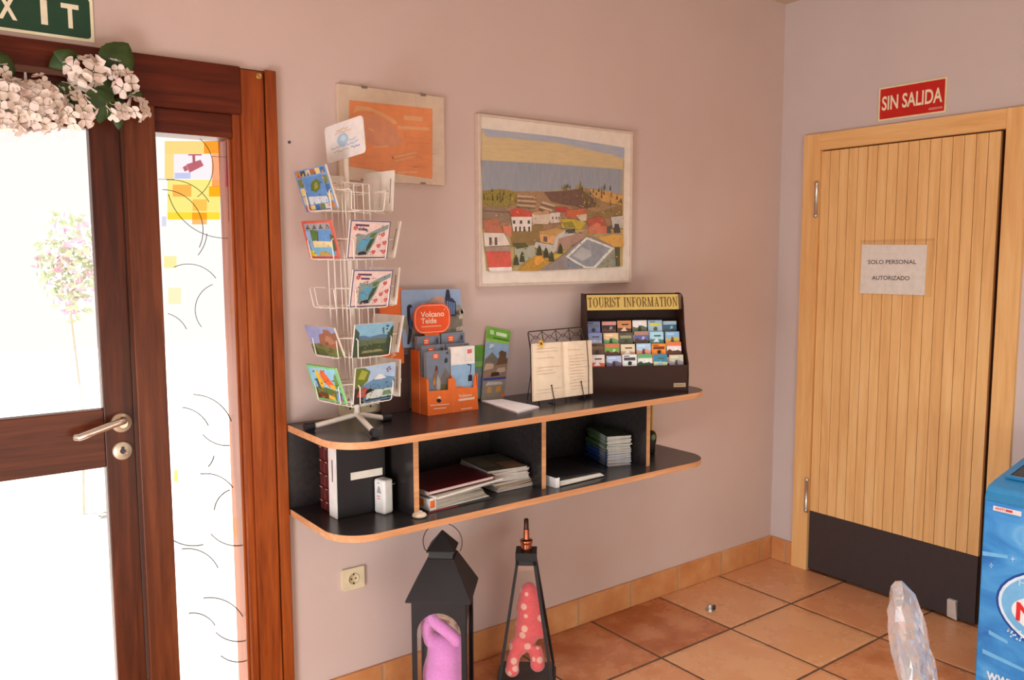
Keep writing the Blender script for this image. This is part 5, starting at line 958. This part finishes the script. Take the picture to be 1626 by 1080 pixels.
# pile of leaflets
L0 = PZ(964, 741, z0); L1 = PZ(998, 736.5, z0); xd = L1-L0; xd.z = 0; LW = 0.100; xd.normalize(); yd = Vector((0, 0, 1)).cross(xd)
ML0 = frame(L0, xd, yd, (0, 0, 1)) @ RZ(-8); nL = 26; zc = z0; th = 0.0046
def leaflet_mesh(c):
    b = MB(); b.box((0, 0, 0), (LW, 0.20, th-0.0007), flat((206, 196, 186), 0.7)); b.box((-0.0004, -0.0004, th-0.0007), (LW+0.0004, 0.2004, th-0.0002), flat(c, 0.4)); b.box((-0.0008, 0.006, 0.0002), (-0.0001, 0.198, th-0.0008), flat(c, 0.4)); b.box((-0.0012, 0.02, 0.0006), (-0.0009, 0.07, th-0.0012), flat((190, 186, 180), 0.5)); return b
protos = {}
for k in range(nL):
    kind = 'blue' if k < 12 else 'green'
    if k == nL-1: kind = 'top'
    M = T(0, 0, zc-L0.z) @ ML0
    M = Matrix.Translation((rnd.uniform(-0.003, 0.003), rnd.uniform(-0.004, 0.004), zc-z0)) @ ML0 @ RZ(rnd.uniform(-3.5, 3.5))
    if kind not in protos:
        ob = leaflet_mesh({'blue': (52, 84, 160), 'green': (96, 122, 76), 'top': (84, 96, 76)}[kind]).build('leaflet', origin=(0, 0, 0)); protos[kind] = ob
    else: ob = protos[kind].copy(); COL.objects.link(ob)
    ob.location = M.translation; ob.rotation_euler = M.to_euler()
    lab = {'blue': 'blue-spined leaflet in the lower half of the tall leaflet pile, right bay', 'green': 'green-spined leaflet in the upper half of the tall leaflet pile, right bay', 'top': 'olive leaflet lying topmost on the tall pile in the right bay'}[kind]
    tag(ob, lab, 'leaflet', {'blue': 'blue leaflets in the tall pile', 'green': 'green leaflets in the tall pile', 'top': None}[kind]); zc += th
# trinket behind the right divider
tp_ = Vector((-1.098, -0.190, z0))
t = thing('hanging_trinket', 'small dark trinket with a yellow cord behind the right divider', 'trinket', tuple(tp_))
b = MB(T(*tp_)); b.lathe([(0.012, 0), (0.017, 0.004), (0.016, 0.03), (0.021, 0.05), (0.022, 0.075), (0.016, 0.09), (0.004, 0.097)], flat((46, 44, 36), 0.4), seg=14); b.ell((-0.006, -0.016, 0.07), (0.013, 0.008, 0.014), flat((130, 150, 110), 0.5), seg=10, rings=8); b.build('figure', t)
b = MB(T(*tp_)); b.tube([(0, 0, 0.095), (0.001, 0, 0.18), (0.0, 0, ZT-TH-z0-0.001)], 0.0045, flat((220, 170, 50), 0.6), seg=8); b.build('cord', t)

# ================================================================== ON THE FLOOR
def loft4(b, z0_, h0, z1_, h1, m, M=None): b.hexa([(-h0, -h0, z0_), (h0, -h0, z0_), (h0, h0, z0_), (-h0, h0, z0_), (-h1, -h1, z1_), (h1, -h1, z1_), (h1, h1, z1_), (-h1, h1, z1_)], m, M)
def plush_mat(name, c0, c1, spots=None):
    t = NT(name); v = t.coords(); f = t.noise(v, 120, 4, 0.7); c = t.ramp(f, [(0.3, lin(c0)), (0.7, lin(c1))])
    if spots:
        vo = t.new('ShaderNodeTexVoronoi'); vo.inputs['Scale'].default_value = spots[1]; vo.inputs['Randomness'].default_value = 0.55; t.link(v, vo.inputs['Vector'])
        c = t.mix(t.ramp(vo.outputs['Distance'], [(0.30, (1, 1, 1, 1)), (0.34, (0, 0, 0, 1))]), c, lin(spots[0]))
    t.link(c, t.b.inputs['Base Color']); t.bump(f, 0.6, 0.003); t.set(Roughness=0.9); t.b.inputs['Sheen Weight'].default_value = 0.5; return t.m
def soft(o, vox=0.006):
    r = o.modifiers.new('remesh', 'REMESH'); r.mode = 'VOXEL'; r.voxel_size = vox; r.use_smooth_shade = True
    s = o.modifiers.new('smooth', 'SMOOTH'); s.factor = 0.6; s.iterations = 6
# ---- big lantern
LC = PY(704, 985, -0.27); LR = -41
ML1 = T(LC.x, LC.y, 0) @ RZ(LR)
t = thing('house_lantern', 'black house-shaped metal lantern with arched windows on the floor under the shelf', 'lantern', (LC.x, LC.y, 0))
HB, ZE = 0.088, 0.452
b = MB(ML1); b.box((-0.10, -0.10, 0.0005), (0.10, 0.10, 0.02), M_BLACKM); b.box((-0.094, -0.094, 0.02), (0.094, 0.094, 0.032), M_BLACKM); b.build('base', t, bevel=0.002)
def archpanel(b, M):
    w_ = HB; rr = w_-0.015; zs = 0.338; zt_ = ZE; z1 = 0.050; n_ = 14; th = 0.003
    def pr(poly): b.prism(poly, th, M_BLACKM, M)
    pr([(-w_, 0.032), (-rr, 0.032), (-rr, zt_), (-w_, zt_)]); pr([(rr, 0.032), (w_, 0.032), (w_, zt_), (rr, zt_)]); pr([(-rr, 0.032), (rr, 0.032), (rr, z1), (-rr, z1)])
    for k in range(n_):
        a0, a1 = math.pi-math.pi*k/n_, math.pi-math.pi*(k+1)/n_
        pr([(rr*math.cos(a0), zs+rr*math.sin(a0)), (rr*math.cos(a1), zs+rr*math.sin(a1)), (rr*math.cos(a1), zt_), (rr*math.cos(a0), zt_)])
for k in range(4):
    F = ML1 @ RZ(90*k) @ frame((0, -HB, 0), (1, 0, 0), (0, 0, 1), (0, -1, 0))
    b = MB(); archpanel(b, F); b.build('arched_panel', t)
    b = MB(F); b.rect(-HB+0.012, 0.04, HB-0.012, 0.40, M_GLASS, z=-0.004); b.build('glass_pane', t)
b = MB(ML1); loft4(b, ZE-0.002, 0.107, ZE+0.004, 0.107, M_BLACKM); loft4(b, ZE+0.004, 0.107, 0.576, 0.044, M_BLACKM); b.build('roof', t)
b = MB(ML1); loft4(b, 0.576, 0.040, 0.600, 0.040, M_BLACK); loft4(b, 0.598, 0.047, 0.602, 0.047, M_BLACKM); loft4(b, 0.602, 0.047, 0.660, 0.002, M_BLACKM); b.build('chimney_cap', t)
b = MB(ML1 @ T(0, 0, 0.618)); b.tube([(0.066*math.cos(R_(a)), 0.004, 0.066*math.sin(R_(a))) for a in range(-28, 209, 9)]+[(-0.054, 0.0, -0.030)], 0.0016, M_DW, seg=6); b.build('ring_handle', t)
M_PINK = plush_mat('pink_plush', (216, 128, 196), (228, 146, 210))
b = MB(ML1)
b.ell((0.0, 0.0, 0.15), (0.074, 0.064, 0.115), M_PINK); b.ell((0.008, -0.005, 0.22), (0.066, 0.060, 0.085), M_PINK)
b.tube([(-0.050, -0.045, 0.398), (-0.02, -0.056, 0.368), (0.025, -0.062, 0.334), (0.052, -0.060, 0.312)], 0.0215, M_PINK, seg=12); b.ell((0.054, -0.060, 0.308), (0.026, 0.020, 0.024), M_PINK); b.ell((-0.050, -0.045, 0.398), (0.022, 0.02, 0.022), M_PINK)
b.ell((-0.052, -0.022, 0.335), (0.022, 0.03, 0.056), M_PINK); b.ell((-0.040, -0.010, 0.285), (0.028, 0.03, 0.03), M_PINK)
o = b.build('plush_toy', origin=(LC.x, LC.y, 0.035)); tag(o, 'pink plush toy stuffed inside the house-shaped lantern', 'toy'); soft(o)
b = MB(ML1); MBow = plush_mat('spotted_ribbon', (150, 118, 100), (176, 146, 124), ((120, 84, 72), 40))
b.ell((0.012, -0.048, 0.394), (0.036, 0.022, 0.020), MBow); b.ell((0.044, -0.050, 0.374), (0.026, 0.022, 0.026), MBow); b.ell((0.064, -0.046, 0.344), (0.011, 0.022, 0.034), MBow); b.ell((0.0, 0.02, 0.36), (0.05, 0.02, 0.05), MBow)
o = b.build('ribbon_scrap', origin=(ML1 @ Vector((0.03, 0, 0.36)))); tag(o, 'brown spotted fabric scrap on top of the pink plush in the lantern', 'fabric'); soft(o, 0.005)
# ---- tapered lantern
TC = PY(836, 1030, -0.255); MT = T(TC.x, TC.y, 0) @ RZ(-40)
t = thing('tapered_lantern', 'tapering glass lantern with a copper neck beside the house-shaped lantern', 'lantern', (TC.x, TC.y, 0))
b0, b1, zA, zB_ = 0.103, 0.036, 0.03, 0.478
def hw(z): return b0+(b1-b0)*(z-zA)/(zB_-zA)
b = MB(MT); b.box((-0.108, -0.108, 0.0005), (0.108, 0.108, 0.012), M_BLACKM); b.box((-b0, -b0, 0.012), (b0, b0, zA), M_BLACKM); b.build('base', t, bevel=0.002)
for sx in (-1, 1):
    for sy in (-1, 1):
        b = MB(MT); a, c = hw(zA), hw(zB_); s_ = 0.011
        xs0 = sorted((sx*a, sx*(a-s_))); ys0 = sorted((sy*a, sy*(a-s_))); xs1 = sorted((sx*c, sx*(c-s_))); ys1 = sorted((sy*c, sy*(c-s_)))
        b.hexa([(xs0[0], ys0[0], zA), (xs0[1], ys0[0], zA), (xs0[1], ys0[1], zA), (xs0[0], ys0[1], zA), (xs1[0], ys1[0], zB_), (xs1[1], ys1[0], zB_), (xs1[1], ys1[1], zB_), (xs1[0], ys1[1], zB_)], M_BLACKM); b.build('corner_post', t)
for k in range(4):
    b = MB(MT @ RZ(90*k)); a, c = hw(zA)-0.005, hw(zB_)-0.005
    b.add([(-a, -a, zA), (a, -a, zA), (c, -c, zB_), (-c, -c, zB_)], [(0, 1, 2, 3)], M_GLASS); b.build('glass_pane', t)
    b = MB(MT @ RZ(90*k)); a = hw(0.462); c = hw(0.478); b.hexa([(-a, -a, 0.462), (a, -a, 0.462), (a, -a+0.01, 0.462), (-a, -a+0.01, 0.462), (-c, -c, zB_), (c, -c, zB_), (c, -c+0.01, zB_), (-c, -c+0.01, zB_)], M_BLACKM); b.build('top_rail', t)
b = MB(MT); loft4(b, zB_, 0.038, 0.508, 0.038, M_BLACK); b.build('top_cap', t, bevel=0.001)
b = MB(MT); b.lathe([(0.018, 0.508), (0.0205, 0.510), (0.0195, 0.515), (0.021, 0.520), (0.0195, 0.525), (0.021, 0.530), (0.0195, 0.534), (0.0235, 0.537), (0.0235, 0.545), (0.020, 0.547), (0.0115, 0.548), (0.011, 0.552), (0.0105, 0.585)], M_COPPER); b.build('copper_collar', t)
b = MB(MT); b.lathe([(0.009, 0.585), (0.0085, 0.622), (0.006, 0.624)], flat((70, 36, 26), 0.35, 0.5), seg=16); b.build('neck_tube', t)
M_DOT = plush_mat('dotted_red_plush', (214, 76, 80), (226, 92, 92), ((226, 170, 150), 26))
b = MB(MT)
b.ell((0.008, 0.0, 0.265), (0.046, 0.042, 0.105), M_DOT); b.ell((0.010, 0.0, 0.335), (0.036, 0.032, 0.052), M_DOT); b.ell((0.004, 0.0, 0.205), (0.049, 0.046, 0.060), M_DOT)
b.ell((-0.030, -0.02, 0.150), (0.036, 0.036, 0.034), M_DOT); b.tube([(-0.035, -0.03, 0.145), (-0.048, -0.045, 0.105), (-0.050, -0.050, 0.082)], 0.024, M_DOT, seg=12); b.tube([(0.030, -0.02, 0.15), (0.040, -0.036, 0.12), (0.042, -0.040, 0.10)], 0.026, M_DOT, seg=12); b.ell((-0.050, -0.052, 0.074), (0.027, 0.030, 0.022), M_DOT); b.ell((0.042, -0.042, 0.092), (0.028, 0.028, 0.024), M_DOT)
b.tube([(0.036, -0.015, 0.34), (0.052, -0.025, 0.27), (0.055, -0.030, 0.21)], 0.013, M_DOT, seg=10); b.ell((0.055, -0.03, 0.205), (0.016, 0.016, 0.02), M_DOT)
o = b.build('plush_toy', origin=(TC.x, TC.y, 0.03)); tag(o, 'red polka-dot plush toy inside the tapered lantern', 'toy'); soft(o)
# ---- door stop on the floor
dsx = PZ(1127, 969, 0)
t = thing('floor_door_stop', 'small steel door stop on a floor tile near the corner', 'door stop', (dsx.x, dsx.y, 0))
b = MB(T(dsx.x, dsx.y, 0)); b.lathe([(0.020, 0.0005), (0.020, 0.004), (0.016, 0.006), (0.013, 0.008), (0.013, 0.024), (0.010, 0.027), (0.001, 0.028)], M_STEEL, seg=18); b.build('steel_body', t)
b = MB(T(dsx.x+0.012, dsx.y-0.012, 0.015) @ RZ(-45) @ RY(90)); b.lathe([(0.009, -0.002), (0.010, 0.0), (0.010, 0.006), (0.007, 0.008)], M_RUBBER, seg=14); b.build('rubber_buffer', t)

# ---- ice cream freezer
XF, YF0, YF1 = -0.600, -1.297, -2.30
e1 = PY(1626, 726, YF0)
zf = 0.775; slope = (e1.z-zf)/(e1.x-XF)
def frz():
    t = NT('freezer_blue'); v = t.coords((1, 1.4, 3.0)); a = t.noise(v, 2.6, 5, 0.6, 1.2)
    c = t.ramp(a, [(0.30, lin((36, 108, 186))), (0.50, lin((58, 142, 214))), (0.66, lin((84, 166, 228))), (0.80, lin((140, 200, 238)))]); t.link(c, t.b.inputs['Base Color']); t.set(Roughness=0.25); return t.m
M_FB = frz(); M_FT = flat((44, 128, 176), 0.35)
fz = thing('ice_cream_freezer', 'blue ice cream chest freezer with slanting glass lid at the right edge', 'freezer', (XF/2, (YF0+YF1)/2, 0))
xb = -0.03; zbk = zf+slope*(xb-XF)
b = MB(); b.box((XF+0.03, YF1+0.02, 0.0005), (xb-0.02, YF0-0.02, 0.05), M_BLACK); b.build('plinth', fz)
pr = [(XF, 0.05)]+[(XF, zf-0.045)]+[(XF+0.05-0.05*math.cos(R_(a)), zf-0.045+0.05*math.sin(R_(a))) for a in (15, 30, 45, 55)]
pr += [(XF+0.075, zf-0.045+0.05+slope*0.030), (xb, zbk), (xb, 0.05)]
MY = frame((0, YF0, 0), (1, 0, 0), (0, 0, 1), (0, -1, 0))
b = MB(MY); b.prism(pr, YF0-YF1, M_FT); b.build('cabinet', fz, bevel=0.006, bseg=2)
b = MB(); b.box((XF-0.003, YF1+0.004, 0.055), (XF-0.0005, YF0-0.004, zf-0.052), M_FB)
pf = lambda px, py: PX(px, py, XF-0.0032)
def FP(pts, c, k, rough=0.3): b.add([pf(u, v)+Vector((-0.0004*k, 0, 0)) for u, v in pts], [tuple(range(len(pts)))], flat(c, rough))
def ov(cy, cz, ry, rz, c, k, a0=0, a1=360):
    n_ = 40; b.add([(XF-0.0032-0.0004*k, cy+ry*math.cos(R_(a0+(a1-a0)*i/n_)), cz+rz*math.sin(R_(a0+(a1-a0)*i/n_))) for i in range(n_)], [tuple(range(n_))], flat(c, 0.3))
le_ = pf(1582, 940); te_ = pf(1626, 899); RYv = 0.26; RZv = te_.z-le_.z+0.04; cyv = le_.y-RYv; czv = te_.z-RZv+0.02
ov(cyv, czv, RYv, RZv, (26, 74, 150), 1); ov(cyv, czv, RYv-0.008, RZv-0.008, (222, 238, 250), 2); ov(cyv, czv, RYv-0.018, RZv-0.018, (120, 186, 232), 3); ov(cyv+0.004, czv-0.02, RYv-0.055, RZv-0.075, (240, 240, 244), 4)
for (u0, v0, u1, v1) in ((1560, 875, 1600, 882), (1570, 1000, 1600, 1018), (1560, 1030, 1626, 1062)):
    FP([(u0, v0), (u1, v1), (u1, v1+5), (u0, v0+7)], (120, 190, 236), 0.6)
for u, v in ((1574, 898), (1608, 888)): FP([(u-4, v), (u, v-1), (u+4, v), (u, v+1)], (220, 238, 250), 1); FP([(u-1, v), (u, v-5), (u+1, v), (u, v+5)], (220, 238, 250), 1)
for k in range(14): u = rnd.uniform(1600, 1626); v = 1000+(u-1600)*0.5+rnd.uniform(-8, 8); FP([(u-2, v), (u, v-2), (u+2, v), (u, v+2)], (206, 230, 248), 5)
MFz = frame((XF-0.0032, 0, 0), (0, -1, 0), (0, 0, 1), (-1, 0, 0))
n0 = pf(1613, 984); n1 = pf(1613, 956); b.text('N', -n0.y, n0.z, 0.062, (n1.z-n0.z)*1.05, flat((222, 48, 48), 0.35), MFz, 0.0026, bold=0.03)
h0 = pf(1618, 930); h1 = pf(1618, 918); b.text('H', -h0.y, h0.z, 0.024, 0.026, flat((200, 226, 246), 0.35), MFz, 0.0022)
w0_ = pf(1566, 1078); w1_ = pf(1566, 1064); b.text('www.', -w0_.y, w0_.z, 0.115, max(0.02, (w1_.z-w0_.z)*0.95), flat((226, 236, 246), 0.35), MFz, 0.0012, bold=0.02)
b.build('front_graphic', fz)
a_, c_ = PX(1578, 803, XF-0.001), PX(1622, 822, XF-0.001)
b = MB(); b.box((XF-0.0046, c_.y, c_.z+0.004), (XF-0.0032, a_.y, a_.z+0.001), flat((232, 220, 218), 0.5)); b.text('ANTI', -a_.y+0.006, c_.z+0.009, 0.030, 0.009, flat((206, 60, 54), 0.5), frame((XF-0.0048, 0, 0), (0, -1, 0), (0, 0, 1), (-1, 0, 0)), 0.0002, bold=0.03); b.rect(-a_.y+0.040, c_.z+0.009, -a_.y+0.062, c_.z+0.017, flat((206, 60, 54), 0.5), frame((XF-0.0048, 0, 0), (0, -1, 0), (0, 0, 1), (-1, 0, 0)), 0.0002)
b.build('small_label', fz)
sa = math.atan(slope)
MGl = frame((XF+0.10, YF0-0.035, zf+0.005+slope*0.055+0.007), (0, -1, 0), (math.cos(sa), 0, math.sin(sa)), (-math.sin(sa), 0, math.cos(sa)))
Lg = (xb-XF-0.14)/math.cos(sa)
b = MB(MGl); b.box((0, 0, -0.004), (YF0-YF1-0.07, Lg, 0.003), flat((30, 44, 56), 0.12)); b.build('glass_lid', fz, bevel=0.002)
b = MB(MGl); fw_ = 0.012; Wg = YF0-YF1-0.07
for q_ in ((-fw_, -fw_, 0, Lg+fw_), (Wg, -fw_, Wg+fw_, Lg+fw_), (0, -fw_, Wg, 0), (0, Lg, Wg, Lg+fw_)): b.box((q_[0], q_[1], -0.004), (q_[2], q_[3], 0.006), M_FT)
b.build('lid_frame', fz)
b = MB(MGl); b.lathe([(0.030, 0.003), (0.030, 0.008), (0.022, 0.010)], flat((70, 64, 66), 0.5), T(0.16, 0.16, 0), seg=18); b.build('lid_lock', fz)

# ---- clear acrylic chair
def acrylic():
    t = NT('clear_acrylic'); t.b.inputs['Transmission Weight'].default_value = 0.86; t.b.inputs['IOR'].default_value = 1.45; t.set(Roughness=0.06); t.b.inputs['Base Color'].default_value = (1, 0.955, 0.94, 1)
    t.bump(t.noise(t.coords(), 30, 2), 0.2, 0.002); return t.m
M_AC = acrylic()
top = PZ(1424, 930, 0.90); CA = -62-1
fx_ = Vector((math.cos(R_(CA)), math.sin(R_(CA)), 0)); sx_ = Vector((0, 0, 1)).cross(fx_)     # chair front, chair left
lean = R_(14); upc = Vector((0, 0, 1))*math.cos(lean)-fx_*math.sin(lean); nc = sx_.cross(upc)
ch = thing('clear_chair', 'clear faceted acrylic chair, only its back edge showing at the bottom right', 'chair', (top.x+fx_.x*0.3, top.y+fx_.y*0.3, 0))
MCB = frame(top-upc*0.22, sx_, upc, nc)
b = MB(MCB); n_, m_ = 44, 10; vs = []; rc = random.Random(3)
for side_ in (1, -1):
    for j in range(m_+1):
        rr = (j/m_)
        for k in range(n_):
            a = 2*math.pi*k/n_; wob = rc.uniform(-0.006, 0.003) if 0 < j else 0
            vs.append((0.185*rr*math.cos(a), 0.22*rr*math.sin(a), side_*(0.026*(1-0.62*rr**14)+wob)))
fs = []; Bk = (m_+1)*n_
for j in range(m_):
    for k in range(n_):
        k2 = (k+1) % n_
        fs.append((j*n_+k, (j+1)*n_+k, (j+1)*n_+k2, j*n_+k2)); fs.append((Bk+j*n_+k, Bk+j*n_+k2, Bk+(j+1)*n_+k2, Bk+(j+1)*n_+k))
for k in range(n_): k2 = (k+1) % n_; fs.append((m_*n_+k, Bk+m_*n_+k, Bk+m_*n_+k2, m_*n_+k2))
b.add(vs, fs, M_AC); b.build('backrest', ch)
MCh = frame(top-upc*0.46+fx_*0.20, fx_, sx_, (0, 0, 1)); zs = 0.45-MCh.translation.z
b = MB(MCh); b.prism(rrect(-0.21, -0.20, 0.21, 0.20, 0.08, 6), 0.022, M_AC, T(0, 0, zs)); b.build('seat', ch)
for u, v in ((-0.16, -0.15), (-0.16, 0.15), (0.16, -0.15), (0.16, 0.15)):
    b = MB(MCh); b.tube([(u, v, zs), (u*1.2, v*1.15, -MCh.translation.z+0.0005)], 0.017, M_AC, seg=10, r1=0.012); b.build('leg', ch)
for v in (-0.11, 0.11):
    p0_ = MCB @ Vector((v*-1 if False else v, -0.19, 0)); p1_ = MCh @ Vector((-0.19, v if sx_.dot(sx_) else v, zs+0.018))
    b = MB(); b.tube([p0_, p1_], 0.013, M_AC, seg=10); b.build('back_post', ch)

# ---- flower garland over the door
GYf = -0.055
def ppf(u, v, y=GYf): return PY(u/6, 60+v/6, y)
g = thing('flower_garland', 'garland of white silk hydrangeas and green leaves draped over the entrance door', 'garland', tuple(ppf(500, 500)))
b = MB(); b.tube([ppf(-700, 330, -0.035), ppf(-100, 260, -0.04), ppf(200, 290, -0.045), ppf(560, 330, -0.045), ppf(900, 430, -0.04), ppf(1200, 520, -0.035)], 0.013, flat((106, 70, 56), 0.8), seg=10, r1=0.006); b.build('branch', g)
M_LF = NT('silk_leaf'); f_ = M_LF.noise(M_LF.coords(), 18, 4); M_LF.link(M_LF.ramp(f_, [(0.3, lin((34, 58, 24))), (0.7, lin((74, 100, 44)))]), M_LF.b.inputs['Base Color']); M_LF.set(Roughness=0.55); M_LF = M_LF.m
def leaf(u, v, y, L, ang, tilt=0.0, wd=0.62, fold=0.15):
    p = ppf(u, v, y); M = frame(p, (1, 0, 0), (0, 0, 1), (0, -1, 0)) @ RZ(ang) @ RX(tilt); b = MB(M); n_ = 12; vs = []
    for i in range(n_+1):
        t_ = i/n_; w_ = L*wd*0.5*(math.sin(math.pi*t_**0.75)**0.8)*(1+0.05*(i % 2)); zc_ = 0.10*L*math.sin(math.pi*t_)
        vs += [(-w_, L*t_, zc_+fold*w_), (0, L*t_, zc_), (w_, L*t_, zc_+fold*w_)]
    fs = []
    for i in range(n_):
        a = i*3; fs += [(a, a+1, a+4, a+3), (a+1, a+2, a+5, a+4)]
    b.add(vs, fs, M_LF, None, True); o = b.build('leaf', g); sd = o.modifiers.new('thickness', 'SOLIDIFY'); sd.thickness = 0.0008
for a in ((1010, 330, -0.05, 0.105, -35, 0, 0.85), (1010, 370, -0.045, 0.09, 158, 10, 0.75), (930, 470, -0.075, 0.095, 182, -8, 0.8), (1110, 720, -0.05, 0.045, 185, 0, 0.6), (700, 180, -0.05, 0.07, 120, 0, 0.7), (760, 260, -0.05, 0.07, 70, 12, 0.7), (150, 330, -0.05, 0.10, 80, 10, 0.7), (500, 470, -0.05, 0.07, 250, 10, 0.6), (1040, 620, -0.05, 0.06, 250, 0, 0.7), (-150, 330, -0.05, 0.1, 60, 0, 0.7), (640, 560, -0.05, 0.06, 230, 0, 0.6), (1360, 540, -0.06, 0.055, 95, 0, 0.35), (-400, 250, -0.05, 0.1, 40, 0, 0.7)): leaf(*a)
M_PT = NT('silk_petal'); f_ = M_PT.noise(M_PT.coords(), 25, 3); M_PT.link(M_PT.ramp(f_, [(0.3, lin((236, 214, 204))), (0.7, lin((246, 234, 220)))]), M_PT.b.inputs['Base Color']); M_PT.set(Roughness=0.8); M_PT.b.inputs['Subsurface Weight'].default_value = 0.0
M_PT = M_PT.m; M_PC = flat((206, 196, 130), 0.7)
fr_ = random.Random(11)
def floret(b, P, nrm, r, n_=4):
    X = Matrix.Translation(P) @ Vector(nrm).to_track_quat('Z', 'Y').to_matrix().to_4x4() @ RZ(fr_.uniform(0, 360))
    for k in range(n_):
        a = 360/n_*k; c = []
        for (u, v, z) in ((0.12, -0.08, 0), (0.45, -0.40, 0.16), (0.85, -0.42, 0.22), (1.02, -0.12, 0.12), (1.02, 0.16, 0.15), (0.82, 0.44, 0.24), (0.42, 0.40, 0.15), (0.12, 0.08, 0)):
            c.append((u*r, v*r, (z+fr_.uniform(-0.05, 0.05))*r))
        b.add(c+[(0.6*r, 0, 0.02*r)], [(i, (i+1) % 8, 8) for i in range(8)], M_PT, X @ RZ(a), True)
    b.ell((0, 0, 0.04*r), (0.09*r, 0.09*r, 0.07*r), M_PC, X, seg=6, rings=4)
def bloom(u, v, y, rx, rz, count, r, n_=4):
    c = ppf(u, v, y); b = MB()
    for i in range(count):
        k = (i+0.5)/count; ph = math.acos(1-1.15*k); th = math.pi*(1+5**0.5)*i
        n = Vector((math.sin(ph)*math.cos(th), -math.cos(ph), math.sin(ph)*math.sin(th)))
        P = c+Vector((n.x*rx, n.y*min(rx, rz)*0.75, n.z*rz)); nn_ = n+Vector((fr_.gauss(0, 0.2), fr_.gauss(0, 0.2), fr_.gauss(0, 0.2)))
        floret(b, P, nn_.normalized(), r*fr_.uniform(0.85, 1.15), n_)
    b.build('flower', g)
bloom(820, 330, -0.075, 0.036, 0.032, 8, 0.034); bloom(1200, 440, -0.07, 0.022, 0.030, 5, 0.026); bloom(1090, 310, -0.07, 0.014, 0.026, 4, 0.017); bloom(1110, 700, -0.07, 0.022, 0.016, 5, 0.024); bloom(1315, 670, -0.07, 0.020, 0.022, 5, 0.027)
bloom(360, 430, -0.065, 0.024, 0.018, 5, 0.018); bloom(720, 690, -0.07, 0.042, 0.040, 11, 0.026); bloom(330, 660, -0.075, 0.075, 0.055, 27, 0.028); bloom(60, 640, -0.075, 0.075, 0.058, 27, 0.028); bloom(-260, 640, -0.075, 0.075, 0.058, 30, 0.022); bloom(0, 330, -0.06, 0.02, 0.02, 5, 0.018); bloom(640, 480, -0.055, 0.018, 0.012, 3, 0.015); bloom(-500, 500, -0.07, 0.06, 0.05, 20, 0.022)
